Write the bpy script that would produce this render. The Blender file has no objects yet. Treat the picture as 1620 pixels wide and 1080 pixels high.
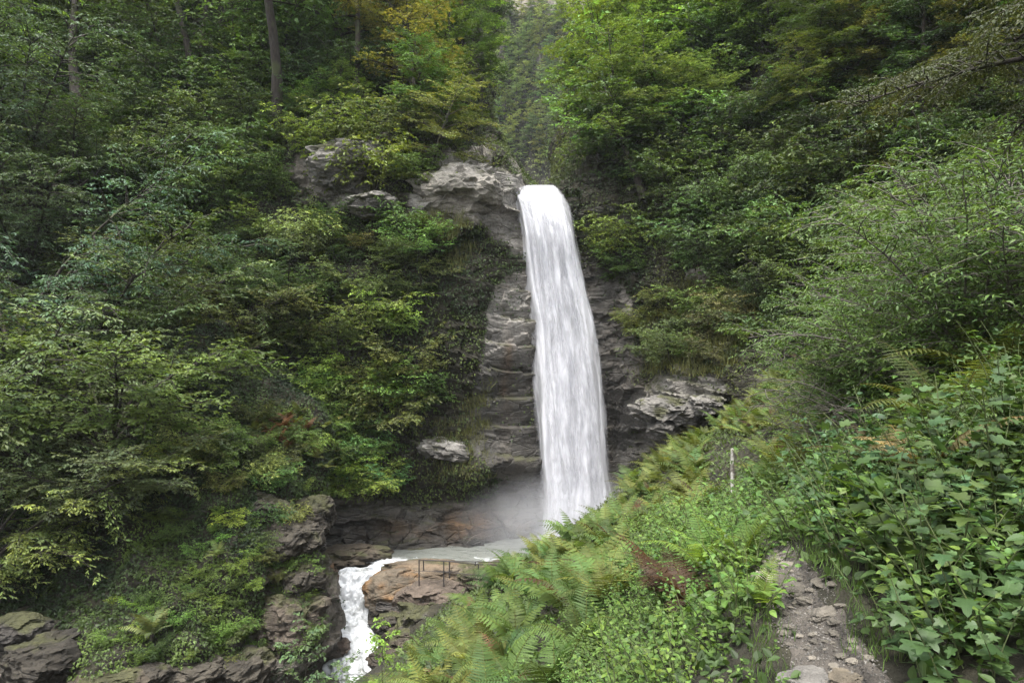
import bpy, math, random
import numpy as np
from mathutils import Vector, Matrix, Euler
R = math.radians
scene = bpy.context.scene
COL = scene.collection
# ---------------------------------------------------------------- camera
cam_data = bpy.data.cameras.new('camera'); cam = bpy.data.objects.new('camera', cam_data); COL.objects.link(cam)
cam.location = (0, 0, 0); cam.rotation_euler = (R(90), 0, 0)
cam_data.lens = 24.0; cam_data.sensor_width = 36.0; cam_data.clip_start = 0.05; cam_data.clip_end = 2000
scene.camera = cam
# ---------------------------------------------------------------- sky, sun, exposure
SUN_EL, SUN_AZ = 72.0, 215.0        # high soft sun behind the camera, a little to one side (azimuth clockwise from +Y)
world = bpy.data.worlds.new('World'); scene.world = world; world.use_nodes = True
wn = world.node_tree.nodes; wl = world.node_tree.links
bg = wn['Background']
sky = wn.new('ShaderNodeTexSky'); sky.sky_type = 'NISHITA'; sky.sun_disc = False
sky.sun_elevation = R(SUN_EL); sky.sun_rotation = R(SUN_AZ); sky.air_density = 1.0; sky.dust_density = 4.0; sky.ozone_density = 1.0
hs = wn.new('ShaderNodeHueSaturation'); hs.inputs['Saturation'].default_value = 0.22; hs.inputs['Value'].default_value = 1.0
wl.new(sky.outputs[0], hs.inputs['Color']); wl.new(hs.outputs[0], bg.inputs['Color'])
bg.inputs['Strength'].default_value = 0.15
sun_d = bpy.data.lights.new('sun', 'SUN'); sun_d.energy = 1.5; sun_d.angle = R(25); sun_d.color = (1.0, 0.96, 0.90)
sun = bpy.data.objects.new('sun', sun_d); COL.objects.link(sun)
_sd = Vector((math.sin(R(SUN_AZ)) * math.cos(R(SUN_EL)), math.cos(R(SUN_AZ)) * math.cos(R(SUN_EL)), math.sin(R(SUN_EL))))
sun.rotation_euler = _sd.to_track_quat('Z', 'Y').to_euler(); sun.location = (0, -20, 60)
scene.view_settings.view_transform = 'Standard'; scene.view_settings.look = 'None'
scene.view_settings.gamma = 1.0; scene.view_settings.use_curve_mapping = False
scene.view_settings.exposure = 1.88
cy = scene.cycles
cy.max_bounces = 6; cy.diffuse_bounces = 3; cy.glossy_bounces = 2; cy.transmission_bounces = 4; cy.transparent_max_bounces = 12; cy.volume_bounces = 1
cy.use_denoising = True; cy.use_adaptive_sampling = True; cy.adaptive_threshold = 0.02
# ---------------------------------------------------------------- maths helpers
F = 1080.0
def P(px, py, Y):                   # photo pixel + distance along the view axis -> point (m)
    return ((px - 810) / F * Y, Y, (540 - py) / F * Y)
def proj(V):
    V = np.asarray(V); y = np.maximum(V[:, 1], 0.05)
    return 810 + F * V[:, 0] / y, 540 - F * V[:, 2] / y
def _hash(ix, iy, iz, s):
    h = (ix.astype(np.int64) * 374761393 + iy.astype(np.int64) * 668265263 + iz.astype(np.int64) * 2147483647 + s * 974711) & 0xFFFFFFFF
    h = ((h ^ (h >> 13)) * 1274126177) & 0xFFFFFFFF
    h = ((h ^ (h >> 16)) * 2246822519) & 0xFFFFFFFF
    return ((h ^ (h >> 15)) & 0xFFFFFF) / float(0xFFFFFF)
def vnoise(p, s=0):                 # smooth value noise, -1..1
    i = np.floor(p).astype(np.int64); f = p - i; f = f * f * f * (f * (f * 6 - 15) + 10)
    r = 0
    for dx in (0, 1):
        wx = f[:, 0] if dx else 1 - f[:, 0]
        for dy in (0, 1):
            wy = f[:, 1] if dy else 1 - f[:, 1]
            for dz in (0, 1):
                wz = f[:, 2] if dz else 1 - f[:, 2]
                r = r + wx * wy * wz * _hash(i[:, 0] + dx, i[:, 1] + dy, i[:, 2] + dz, s)
    return r * 2 - 1
def fbm(p, oct=4, s=0, gain=0.5):
    a, t, r = 1.0, 0.0, 0
    p = np.asarray(p, float)
    for o in range(oct):
        r = r + a * vnoise(p, s + o * 17); t += a; a *= gain; p = p * 2.03 + 11.7
    return r / t
def facets(p, s=0):                 # planar chips: each random cell tilts its own way, -1..1
    i = np.floor(p).astype(np.int64); best = np.full(len(p), 9e9); out = np.zeros(len(p))
    for dx in (-1, 0, 1):
        for dy in (-1, 0, 1):
            for dz in (-1, 0, 1):
                c = i + np.array([dx, dy, dz])
                h = [_hash(c[:, 0], c[:, 1], c[:, 2], s + k) for k in range(7)]
                q = c + np.stack(h[:3], 1); d = p - q; dd = (d * d).sum(1)
                nrm = np.stack(h[3:6], 1) * 2 - 1
                val = (d * nrm).sum(1) + (h[6] - 0.5) * 0.9
                m = dd < best; best[m] = dd[m]; out[m] = val[m]
    return out
def inpoly(px, py, poly):
    r = np.zeros(len(px), bool); n = len(poly); j = n - 1
    for i in range(n):
        xi, yi = poly[i]; xj, yj = poly[j]
        c = ((yi > py) != (yj > py)) & (px < (xj - xi) * (py - yi) / (yj - yi + 1e-9) + xi)
        r ^= c; j = i
    return r
def inany(px, py, polys):
    r = np.zeros(len(px), bool)
    for q in polys: r |= inpoly(px, py, q)
    return r
def norm(a): return a / np.maximum(np.linalg.norm(a, axis=-1, keepdims=True), 1e-9)
# ---------------------------------------------------------------- mesh helpers
LANDMARKS = [(735,300,'the pale crag'),(548,262,'the vine draped crag'),(703,702,'the jutting rock'),(870,310,'the waterfall lip'),(640,160,'the yellowing tree'),(450,690,'the rust coloured ferns'),(1062,652,'the overhanging outcrop'),
 (1106,440,'the small pale outcrop'),(1158,740,'the white post'),(1290,940,'the path stones'),(1560,420,'the willow leaved bush'),(1400,580,'the bare twigs'),(250,990,'the pale fern rosette'),(463,850,'the mossy topped boulder'),
 (300,560,'the rounded olive tree'),(60,640,'the grey green tree'),(1070,940,'the withered brown fern'),(1110,180,'the pale tiered tree'),(122,100,'the thick trunk'),(462,140,'the twin limbed trunk'),(730,130,'the lime green trees'),
 (1260,330,'the lit bushy tree'),(1290,130,'the yellow green tree'),(690,900,'the railing'),(600,1040,'the slender sapling'),(1580,850,'the lobed leaves'),(1390,760,'the broad ribbed leaves'),(1480,760,'the tan fading fern'),(590,600,'the light bushy tree')]
def near_label(label, p):           # adds the closest landmark, so that look-alikes can be told apart
    px, py = 810 + F * p[0] / p[1], 540 - F * p[2] / p[1]
    d, nm = min(((px - a) ** 2 + (py - b) ** 2, c) for a, b, c in LANDMARKS)
    if d > 220 ** 2 or nm.split()[-1] in label: return label
    s = label + ', near ' + nm
    return s if len(s.split()) <= 16 else label
def mk_mesh(name, V, Fs, mat=None, cols=None, smooth=True, uv=None, midx=None):
    V = np.asarray(V, np.float32)
    if not isinstance(Fs, list): Fs = [Fs]
    Fs = [np.asarray(f, np.int32) for f in Fs if len(f)]
    me = bpy.data.meshes.new(name)
    me.vertices.add(len(V)); me.vertices.foreach_set('co', V.ravel())
    nl = sum(f.size for f in Fs); npoly = sum(len(f) for f in Fs)
    me.loops.add(nl); me.loops.foreach_set('vertex_index', np.concatenate([f.ravel() for f in Fs]))
    tot = np.concatenate([np.full(len(f), f.shape[1], np.int32) for f in Fs])
    st = np.concatenate([[0], np.cumsum(tot)[:-1]]).astype(np.int32)
    me.polygons.add(npoly); me.polygons.foreach_set('loop_start', st); me.polygons.foreach_set('loop_total', tot)
    me.polygons.foreach_set('use_smooth', np.full(npoly, smooth, bool))
    if cols is not None:
        for an, c in cols.items():
            c = np.asarray(c, np.float32)
            if c.ndim == 1: a = me.attributes.new(an, 'FLOAT', 'POINT'); a.data.foreach_set('value', c)
            else:
                a = me.attributes.new(an, 'FLOAT_COLOR', 'POINT')
                a.data.foreach_set('color', np.concatenate([c, np.ones((len(c), 1), np.float32)], 1).ravel())
    if uv is not None:
        l = me.uv_layers.new(name='UVMap'); li = np.concatenate([f.ravel() for f in Fs])
        l.data.foreach_set('uv', np.asarray(uv, np.float32)[li].ravel())
    me.update(calc_edges=True)
    if mat is not None:
        for m in (mat if isinstance(mat, list) else [mat]): me.materials.append(m)
    return me
def put(name, me, parent=None, loc=None, rot=None, scale=None, color=None, **props):
    o = bpy.data.objects.new(name, me); COL.objects.link(o)
    if parent is not None: o.parent = parent
    if loc is not None: o.location = loc
    if rot is not None: o.rotation_euler = rot
    if scale is not None: o.scale = (scale,) * 3 if isinstance(scale, (int, float)) else scale
    if color is not None: o.color = (*color, 1)
    for k, v in props.items():
        if v is not None: o[k] = v
    return o
def grid_faces(nr, nc):
    a = np.arange(nr * nc).reshape(nr, nc)
    return np.stack([a[:-1, :-1], a[:-1, 1:], a[1:, 1:], a[1:, :-1]], -1).reshape(-1, 4)
def grid_normals(G):
    du = np.gradient(G, axis=1); dv = np.gradient(G, axis=0)
    return norm(np.cross(du, dv))
def cr_interp(C, n):                # Catmull-Rom along axis 0
    C = np.asarray(C, float); m = len(C)
    Cp = np.concatenate([[2 * C[0] - C[1]], C, [2 * C[-1] - C[-2]]])
    t = np.linspace(0, m - 1 - 1e-9, n); i = t.astype(int); f = (t - i).reshape((-1,) + (1,) * (C.ndim - 1))
    a, b, c, d = Cp[i], Cp[i + 1], Cp[i + 2], Cp[i + 3]
    return 0.5 * (2 * b + (c - a) * f + (2 * a - 5 * b + 4 * c - d) * f * f + (3 * b - a - 3 * c + d) * f ** 3)
def surface(ctrl, nr, nc):          # ctrl[col][row] = (px,py,Y) -> grid [row][col] of points
    W = np.array([[P(*q) for q in col] for col in ctrl])      # col,row,3
    W = cr_interp(W, nc); W = cr_interp(W.transpose(1, 0, 2), nr)
    return W
def tube(path, radii, sides=6):
    path = np.asarray(path, float); n = len(path)
    t = norm(np.gradient(path, axis=0)); ref = np.array([0.13, 0.21, 1.0]) if abs(t[0][2]) < 0.8 else np.array([1.0, 0.1, 0.05])
    u = norm(np.cross(t, ref)); w = np.cross(t, u)
    a = np.arange(sides) * 2 * np.pi / sides
    ring = u[:, None] * np.cos(a)[None, :, None] + w[:, None] * np.sin(a)[None, :, None]
    V = (path[:, None] + ring * np.asarray(radii)[:, None, None]).reshape(-1, 3)
    k = np.arange(n * sides).reshape(n, sides); k2 = np.roll(k, -1, 1)
    return V, np.stack([k[:-1], k2[:-1], k2[1:], k[1:]], -1).reshape(-1, 4)
class MB:
    def __init__(s): s.V = []; s.Q = []; s.T = []; s.n = 0
    def add(s, V, Fc):
        Fc = np.asarray(Fc); (s.Q if Fc.shape[1] == 4 else s.T).append(Fc + s.n); s.V.append(np.asarray(V)); s.n += len(V)
    def tube(s, path, radii, sides=6): s.add(*tube(path, radii, sides))
    def mesh(s, name, mat, **k):
        return mk_mesh(name, np.concatenate(s.V), [np.concatenate(x) for x in (s.Q, s.T) if x], mat, **k)
# ---------------------------------------------------------------- materials
def newmat(name):
    m = bpy.data.materials.new(name); m.use_nodes = True
    return m, m.node_tree.nodes, m.node_tree.links, m.node_tree.nodes['Principled BSDF'], m.node_tree.nodes['Material Output']
def N(nodes, typ, **kw):
    n = nodes.new(typ)
    for k, v in kw.items():
        if k.startswith('i_'): n.inputs[k[2:].replace('_', ' ')].default_value = v
        else: setattr(n, k, v)
    return n
def mixrgb(nodes, links, blend, fac, a, b):
    n = nodes.new('ShaderNodeMix'); n.data_type = 'RGBA'; n.blend_type = blend
    for sock, v in ((n.inputs[0], fac), (n.inputs[6], a), (n.inputs[7], b)):
        if hasattr(v, 'links'): links.new(v, sock)
        else: sock.default_value = v
    return n.outputs[2]
def ramp(nodes, links, src, stops):
    r = nodes.new('ShaderNodeValToRGB'); e = r.color_ramp.elements
    while len(e) < len(stops): e.new(0.5)
    for k, (p, c) in enumerate(stops): e[k].position = p; e[k].color = (*c, 1) if len(c) == 3 else c
    links.new(src, r.inputs[0]); return r.outputs[0]
def leaf_material(name, rough=0.5, spec=0.4, trans=0.32):
    m, n, l, b, out = newmat(name)
    oi = n.new('ShaderNodeObjectInfo'); at = N(n, 'ShaderNodeAttribute', attribute_name='lcol')
    c = mixrgb(n, l, 'MULTIPLY', 1.0, oi.outputs['Color'], at.outputs['Color'])
    tc = n.new('ShaderNodeTexCoord'); nz = N(n, 'ShaderNodeTexNoise', i_Scale=1.1, i_Detail=3.0); l.new(tc.outputs['Object'], nz.inputs['Vector'])
    v = ramp(n, l, nz.outputs['Fac'], [(0.3, (0.78, 0.8, 0.85)), (0.7, (1.2, 1.17, 1.05))])
    c = mixrgb(n, l, 'MULTIPLY', 1.0, c, v)
    l.new(c, b.inputs['Base Color']); b.inputs['Roughness'].default_value = rough; b.inputs['Specular IOR Level'].default_value = spec
    tr = n.new('ShaderNodeBsdfTranslucent')
    l.new(mixrgb(n, l, 'MULTIPLY', 1.0, c, (1.5, 1.45, 0.7, 1)), tr.inputs['Color'])
    mx = n.new('ShaderNodeMixShader'); mx.inputs[0].default_value = trans
    l.new(b.outputs[0], mx.inputs[1]); l.new(tr.outputs[0], mx.inputs[2]); l.new(mx.outputs[0], out.inputs['Surface'])
    return m
M = {}
M['leaf'] = leaf_material('leaf_soft', 0.55, 0.35, 0.30)
M['leaf_gloss'] = leaf_material('leaf_glossy', 0.48, 0.35, 0.28)
M['frond'] = leaf_material('fern_frond', 0.6, 0.25, 0.35)
def wood_material(name, c1, c2, moss):
    m, n, l, b, out = newmat(name)
    tc = n.new('ShaderNodeTexCoord'); mp = N(n, 'ShaderNodeMapping'); mp.inputs['Scale'].default_value = (1, 1, 0.22); l.new(tc.outputs['Object'], mp.inputs[0])
    nz = N(n, 'ShaderNodeTexNoise', i_Scale=18.0, i_Detail=6.0); l.new(mp.outputs[0], nz.inputs['Vector'])
    c = ramp(n, l, nz.outputs['Fac'], [(0.3, c1), (0.7, c2)])
    n2 = N(n, 'ShaderNodeTexNoise', i_Scale=2.3, i_Detail=5.0); l.new(tc.outputs['Object'], n2.inputs['Vector'])
    f = ramp(n, l, n2.outputs['Fac'], [(0.5, (0, 0, 0)), (0.62, (moss, moss, moss))])
    c = mixrgb(n, l, 'MIX', f, c, (0.05, 0.065, 0.018, 1))
    l.new(c, b.inputs['Base Color']); b.inputs['Roughness'].default_value = 0.9
    bp = N(n, 'ShaderNodeBump', i_Strength=0.6, i_Distance=0.02); l.new(nz.outputs['Fac'], bp.inputs['Height']); l.new(bp.outputs[0], b.inputs['Normal'])
    return m
M['wood'] = wood_material('bark_dark', (0.012, 0.0095, 0.0075), (0.045, 0.036, 0.029), 0.6)
M['wood_grey'] = wood_material('bark_grey', (0.04, 0.034, 0.027), (0.13, 0.118, 0.1), 0.2)
M['stem'] = wood_material('green_stem', (0.035, 0.05, 0.015), (0.08, 0.1, 0.03), 0.0)
def rock_material():
    m, n, l, b, out = newmat('layered_rock')
    at = N(n, 'ShaderNodeAttribute', attribute_name='rcol'); wet = N(n, 'ShaderNodeAttribute', attribute_name='wet')
    ge = n.new('ShaderNodeNewGeometry')
    mp = N(n, 'ShaderNodeMapping'); mp.inputs['Rotation'].default_value = (R(12), R(-14), 0); mp.inputs['Scale'].default_value = (0.55, 0.55, 2.6); l.new(ge.outputs['Position'], mp.inputs[0])
    n1 = N(n, 'ShaderNodeTexNoise', i_Scale=1.3, i_Detail=9.0, i_Roughness=0.68); l.new(mp.outputs[0], n1.inputs['Vector'])
    n2 = N(n, 'ShaderNodeTexNoise', i_Scale=6.0, i_Detail=7.0, i_Roughness=0.7); l.new(ge.outputs['Position'], n2.inputs['Vector'])
    v1 = ramp(n, l, n1.outputs['Fac'], [(0.28, (0.38, 0.37, 0.36)), (0.5, (0.95, 0.94, 0.92)), (0.72, (1.5, 1.48, 1.45))])
    v2 = ramp(n, l, n2.outputs['Fac'], [(0.3, (0.6, 0.6, 0.6)), (0.7, (1.3, 1.3, 1.3))])
    c = mixrgb(n, l, 'MULTIPLY', 1.0, at.outputs['Color'], v1); c = mixrgb(n, l, 'MULTIPLY', 1.0, c, v2)
    # pale lichen flecks
    n3 = N(n, 'ShaderNodeTexNoise', i_Scale=3.1, i_Detail=8.0, i_Roughness=0.75); l.new(ge.outputs['Position'], n3.inputs['Vector'])
    lf = ramp(n, l, n3.outputs['Fac'], [(0.6, (0, 0, 0)), (0.68, (0.5, 0.5, 0.5))])
    c = mixrgb(n, l, 'MIX', lf, c, mixrgb(n, l, 'MULTIPLY', 1.0, c, (1.7, 1.7, 1.65, 1)))
    l.new(c, b.inputs['Base Color'])
    rr = ramp(n, l, wet.outputs['Fac'], [(0.0, (0.92, 0.92, 0.92)), (1.0, (0.33, 0.33, 0.33))]); l.new(rr, b.inputs['Roughness'])
    b.inputs['Specular IOR Level'].default_value = 0.4
    ad = N(n, 'ShaderNodeMath', operation='ADD'); l.new(n1.outputs['Fac'], ad.inputs[0])
    mu = N(n, 'ShaderNodeMath', operation='MULTIPLY'); mu.inputs[1].default_value = 0.4; l.new(n2.outputs['Fac'], mu.inputs[0]); l.new(mu.outputs[0], ad.inputs[1])
    # joints: sharp bedding and cross fractures
    mp2 = N(n, 'ShaderNodeMapping'); mp2.inputs['Rotation'].default_value = (R(8), R(-12), R(20)); mp2.inputs['Scale'].default_value = (0.5, 0.5, 1.5); l.new(ge.outputs['Position'], mp2.inputs[0])
    wv = N(n, 'ShaderNodeTexNoise', i_Scale=1.5, i_Detail=3.0); l.new(mp2.outputs[0], wv.inputs['Vector'])
    wm = N(n, 'ShaderNodeMix', data_type='VECTOR'); wm.inputs[0].default_value = 0.22; l.new(mp2.outputs[0], wm.inputs[4]); l.new(wv.outputs['Color'], wm.inputs[5])
    vo = N(n, 'ShaderNodeTexVoronoi', feature='DISTANCE_TO_EDGE', i_Scale=1.25); l.new(wm.outputs[1], vo.inputs['Vector'])
    ck = ramp(n, l, vo.outputs['Distance'], [(0.0, (0, 0, 0)), (0.045, (1, 1, 1))])
    a2 = N(n, 'ShaderNodeMath', operation='MULTIPLY_ADD'); a2.inputs[1].default_value = 0.35; l.new(ck, a2.inputs[0]); l.new(ad.outputs[0], a2.inputs[2])
    bp = N(n, 'ShaderNodeBump', i_Strength=0.9, i_Distance=0.25); l.new(a2.outputs[0], bp.inputs['Height']); l.new(bp.outputs[0], b.inputs['Normal'])
    return m
M['rock'] = rock_material()
# ================================================================= TERRAIN
GREY = np.array([0.20, 0.19, 0.175]); DARK = np.array([0.055, 0.05, 0.045]); RUST = np.array([0.19, 0.10, 0.036])
BROWN = np.array([0.112, 0.092, 0.068]); SOIL = np.array([0.028, 0.026, 0.016]); MOSS = np.array([0.05, 0.052, 0.022]); PALE = np.array([0.36, 0.345, 0.32])
STRD = norm(np.array([0.22, -0.12, 1.0]))
def rock_disp(p, big=0.9, facet=0.5, strata=0.28, s=0):
    d = big * fbm(p * 0.16, 4, s) * 1.6
    d = d + 1.2 * facet * facets(p * np.array([0.26, 0.26, 0.5]) + 0.35 * np.stack([vnoise(p * 0.8, s + 3)] * 3, 1), s + 5)
    d = d + 0.3 * facet * facets(p * np.array([0.8, 0.8, 1.9]), s + 9)
    q = p @ STRD * 1.15 + 0.9 * fbm(p * 0.25, 3, s + 31)
    fr = q - np.floor(q); d = d + strata * (fr ** 1.6 - 0.4) * (0.5 + 0.8 * vnoise(p * 0.4, s + 40))
    return d + 0.09 * fbm(p * 2.1, 3, s + 50)
def blob(px, py, cx, cy, rx, ry): return np.exp(-(((px - cx) / rx) ** 2 + ((py - cy) / ry) ** 2))
L_COLS = [
 [(-500,900,30),(-500,700,32),(-500,500,36),(-500,330,40),(-500,180,45),(-500,0,52),(-500,-250,62),(-500,-600,75)],
 [(-100,900,33),(-100,750,35),(-100,550,38),(-100,370,42),(-100,200,47),(-100,20,54),(-100,-250,65),(-100,-600,80)],
 [(200,880,36),(200,750,37),(200,560,40),(200,400,43),(200,230,47),(200,60,55),(200,-200,68),(200,-550,84)],
 [(400,880,38),(400,760,38.5),(400,580,40),(400,400,42),(400,270,44.5),(400,130,52),(400,-150,68),(400,-500,88)],
 [(520,890,37.5),(520,800,38.5),(520,600,39.5),(520,400,41),(520,270,43),(520,190,46),(520,-50,66),(520,-450,92)],
 [(640,890,38),(640,800,39.3),(640,620,40),(640,430,41),(640,310,42.5),(640,210,46),(650,0,66),(650,-400,95)],
 [(720,890,39),(720,810,40.3),(720,640,40.5),(720,450,41.5),(720,330,42.5),(715,250,45),(715,180,58),(720,-300,90)],
 [(800,890,40),(800,810,41.3),(790,660,41.5),(790,480,42),(790,340,43),(785,248,45.5),(775,225,58),(770,170,80)],
 [(850,890,41.4),(850,800,42.2),(850,660,42.6),(840,480,43.2),(830,350,44.2),(812,268,46.5),(806,262,58),(800,255,80)],
 [(905,890,43.5),(900,800,44.2),(890,660,44.6),(875,480,45.2),(862,365,45.8),(850,306,46.7),(850,306,58),(840,300,80)]]
R_COLS = [L_COLS[-1],
 [(965,890,43),(965,800,43.5),(955,660,44),(945,480,44.5),(930,370,45.3),(910,297,46.5),(900,290,58),(890,275,80)],
 [(1015,890,42),(1015,780,42),(1010,640,42.5),(1005,480,43),(995,380,44.5),(985,270,47),(970,180,56),(940,80,80)],
 [(1090,880,36),(1090,760,36),(1090,640,37),(1090,500,39),(1085,400,41),(1080,270,45),(1075,120,54),(1070,-200,76)],
 [(1180,880,32),(1180,760,32),(1180,620,33),(1180,500,35),(1180,400,38),(1180,270,42),(1180,100,50),(1180,-200,66)],
 [(1320,880,27),(1320,760,27),(1320,600,28),(1320,480,31),(1320,360,34),(1320,220,38),(1320,50,44),(1320,-220,56)],
 [(1500,850,22),(1500,700,22.5),(1500,560,23.5),(1500,440,26),(1500,320,29),(1500,180,33),(1500,0,38),(1500,-250,46)],
 [(1800,850,16),(1800,700,17),(1800,550,18.5),(1800,420,21),(1800,280,24),(1800,130,27),(1800,-50,31),(1800,-300,37)],
 [(2300,850,11),(2300,700,12),(2300,550,14),(2300,420,16),(2300,280,19),(2300,130,22),(2300,-50,25),(2300,-300,30)]]
B_COLS = [
 [(-300,1250,20),(-300,1120,20.5),(-300,900,21.5),(-300,760,24),(-300,640,28),(-300,500,34)],
 [(0,1250,22),(0,1100,22.5),(0,960,25.5),(0,830,28.5),(0,680,30),(0,540,35)],
 [(150,1250,22),(150,1090,22.5),(150,960,25.5),(150,850,28),(150,690,30),(150,550,36)],
 [(300,1250,23),(300,1110,23.6),(300,1000,25.3),(300,850,27.4),(300,680,29.5),(300,530,36)],
 [(420,1250,25),(420,1110,25.6),(420,960,27.6),(415,800,29.5),(425,670,34),(430,560,38.5)],
 [(505,1250,27),(508,1100,27.6),(500,960,28.9),(478,830,30.2),(500,740,34.5),(520,660,38.5)],
 [(528,1250,30),(528,1100,31),(522,960,32),(503,840,33.5),(515,780,37),(540,680,40)]]
ROCK_POLYS = [
 [(765,480),(800,445),(850,415),(870,840),(775,790),(745,700),(745,600)],
 [(675,285),(700,255),(760,238),(812,262),(845,330),(850,425),(800,400),(770,360),(690,345),(640,335)],
 [(440,240),(520,215),(600,205),(630,250),(600,300),(560,335),(510,325),(470,290)],
 [(470,800),(560,790),(640,790),(760,785),(865,820),(900,920),(470,920)],
 [(925,420),(985,470),(1000,560),(1010,610),(1060,600),(1100,590),(1145,635),(1080,670),(1000,720),(985,820),(940,820)],
 [(1085,410),(1135,405),(1150,440),(1105,465)], [(1160,230),(1180,280),(1150,300)], [(1030,230),(1060,300),(1035,330)]]
BANK_ROCK = [[(395,775),(455,790),(505,850),(525,1000),(525,1120),(200,1120),(235,1055),(330,1050),(385,1020),(400,960),(420,880)], [(-200,985),(60,985),(120,1030),(130,1120),(-200,1120)]]
HITS = []
def finish_surface(name, G, polys, seed, mat, bigf=1.0, nw=34, extra=None, hit=True):
    nr, nc = G.shape[:2]
    Nn = grid_normals(G); V = G.reshape(-1, 3); n = Nn.reshape(-1, 3)
    px, py = proj(V)
    jx = px + nw * fbm(V * 0.35, 3, seed + 60); jy = py + nw * fbm(V * 0.35 + 50, 3, seed + 61)
    rock = inany(jx, jy, polys).astype(float)
    g = rock.reshape(nr, nc)
    for _ in range(2):
        g = (g + np.roll(g, 1, 0) + np.roll(g, -1, 0) + np.roll(g, 1, 1) + np.roll(g, -1, 1)) / 5
    rock_s = g.ravel()
    d = rock_disp(V, 0.8 * bigf, 0.5, 0.5, seed)
    if seed == 3: d = rock_s * d + (1 - rock_s) * (1.3 * fbm(V * 0.3, 3, 3) + 0.7 * fbm(V * 0.9, 3, 4))
    d = d * (1 - 0.65 * np.exp(-((px - 890 - (py - 560) * 0.12) / 55) ** 2))
    if seed == 1:
        sl_ = np.clip(1.25 * np.exp(-((px - 808) / 48) ** 4 - ((py - 600) / 190) ** 4), 0, 1); q_ = V @ STRD * 0.62 + 0.5 * fbm(V * 0.2, 2, 33); q_ = q_ - np.floor(q_)
        d = d * (1 - 0.62 * sl_) + sl_ * 0.55 * (np.clip(q_ * 1.15, 0, 1) - 0.5)
    if extra is not None: d = d + extra(px, py, V)
    V2 = V + n * d[:, None]
    return V2, n, px, py, rock_s
def surf_object(name, V2, nr, nc, rcol, wet, mat):
    me = mk_mesh(name, V2, grid_faces(nr, nc), mat, cols={'rcol': rcol, 'wet': wet}, smooth=False)
    return put(name, me, kind='structure')
def recompute_n(V, nr, nc): return grid_normals(V.reshape(nr, nc, 3)).reshape(-1, 3)
def rock_colour(V, px, py, rock, seed):
    t = fbm(V * 0.3, 4, seed + 70)[:, None]; u = fbm(V * np.array([0.5, 0.5, 0.12]), 4, seed + 71)[:, None]
    c = GREY * (1 + 0.35 * t) ; c = c + (BROWN - c) * np.clip(0.5 + 1.3 * u, 0, 1) * 0.7
    return c
SURF = {}
def add_surface(name, cols, nr, nc, polys, seed, wetfn, colfn, bigf=1.0, extra=None):
    G = surface(cols, nr, nc)
    V, n, px, py, rk = finish_surface(name, G, polys, seed, None, bigf, extra=extra)
    n = recompute_n(V, nr, nc)
    qx, qy = proj(V)
    c = rock_colour(V, px, py, rk, seed)
    wet = np.clip(wetfn(px, py, V), 0, 1)
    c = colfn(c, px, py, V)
    c = c * (1 - 0.6 * wet[:, None])
    veg = np.clip(1 - rk, 0, 1)[:, None]
    c = c * (1 - veg) + SOIL * veg
    up = np.clip(n[:, 2], 0, 1); mo = (fbm(V * 0.8, 4, seed + 90) * 1.2 + up * 1.4 - 0.75 - wet)
    mo = np.clip(mo * 2.2, 0, 0.85)[:, None] * (1 - veg)
    c = c * (1 - mo) + MOSS * mo
    surf_object(name, V, nr, nc, c, wet, M['rock'])
    SURF[name] = dict(V=V, n=n, px=qx, py=qy, rock=rk, nr=nr, nc=nc)
def left_wet(px, py, V):
    w = 0.75 * np.clip((px - 822) / 40, 0, 1) * (py > 330) + 0.55 * blob(px, py, 800, 650, 50, 130) + 0.75 * np.clip((py - 800) / 40, 0, 1)
    streak = fbm(V * np.array([1.6, 1.6, 0.12]), 3, 5)
    return w * (0.75 + 0.6 * streak) + 0.5 * np.clip(streak * 2 - 0.3, 0, 1) * (py > 430) * (px > 740)
def left_col(c, px, py, V):
    pale = np.clip(1.3 * blob(px, py, 750, 295, 80, 55) + 0.5 * blob(px, py, 540, 270, 70, 50) + 0.85 * blob(px, py, 800, 490, 50, 50) + 0.3 * blob(px, py, 810, 380, 40, 50), 0, 1)[:, None]
    c = c + (PALE - c) * pale * (0.75 + 0.3 * fbm(V * 0.7, 3, 8)[:, None])
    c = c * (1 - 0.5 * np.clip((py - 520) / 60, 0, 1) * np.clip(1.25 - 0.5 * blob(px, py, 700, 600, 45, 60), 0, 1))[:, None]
    ru = np.clip(1.1 * blob(px, py, 740, 828, 38, 20) + 0.6 * blob(px, py, 850, 838, 50, 12) + 0.5 * blob(px, py, 800, 590, 7, 60) + 0.4 * blob(px, py, 640, 835, 50, 15), 0, 1)[:, None]
    ru = ru * np.clip(0.7 + 1.2 * fbm(V * np.array([1.2, 1.2, 0.4]), 3, 9)[:, None], 0, 1)
    return c + (RUST - c) * ru
def left_extra(px, py, V):          # a shelf jutting out at the foot, an overhang above it
    return 1.1 * blob(px, py, 760, 735, 120, 30) * (px < 870) - 0.9 * blob(px, py, 800, 785, 90, 18) + 0.7 * blob(px, py, 740, 290, 70, 40)
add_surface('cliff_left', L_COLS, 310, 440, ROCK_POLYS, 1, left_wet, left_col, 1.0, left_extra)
def right_wet(px, py, V): return 0.95 * np.clip((1010 - px) / 40, 0, 1) * (py > 330)
def right_col(c, px, py, V):
    pale = np.clip(0.5 * blob(px, py, 1060, 640, 70, 35), 0, 1)[:, None]
    c = c + (PALE - c) * pale
    ru = 0.5 * np.clip(blob(px, py, 1120, 430, 40, 30), 0, 1)[:, None]
    return c + (RUST * 1.2 - c) * ru
def right_extra(px, py, V): return 1.3 * blob(px, py, 1075, 625, 65, 35) - 1.2 * blob(px, py, 1010, 700, 60, 40)
add_surface('cliff_right', R_COLS, 310, 240, ROCK_POLYS, 1, right_wet, right_col, 1.0, right_extra)
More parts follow.
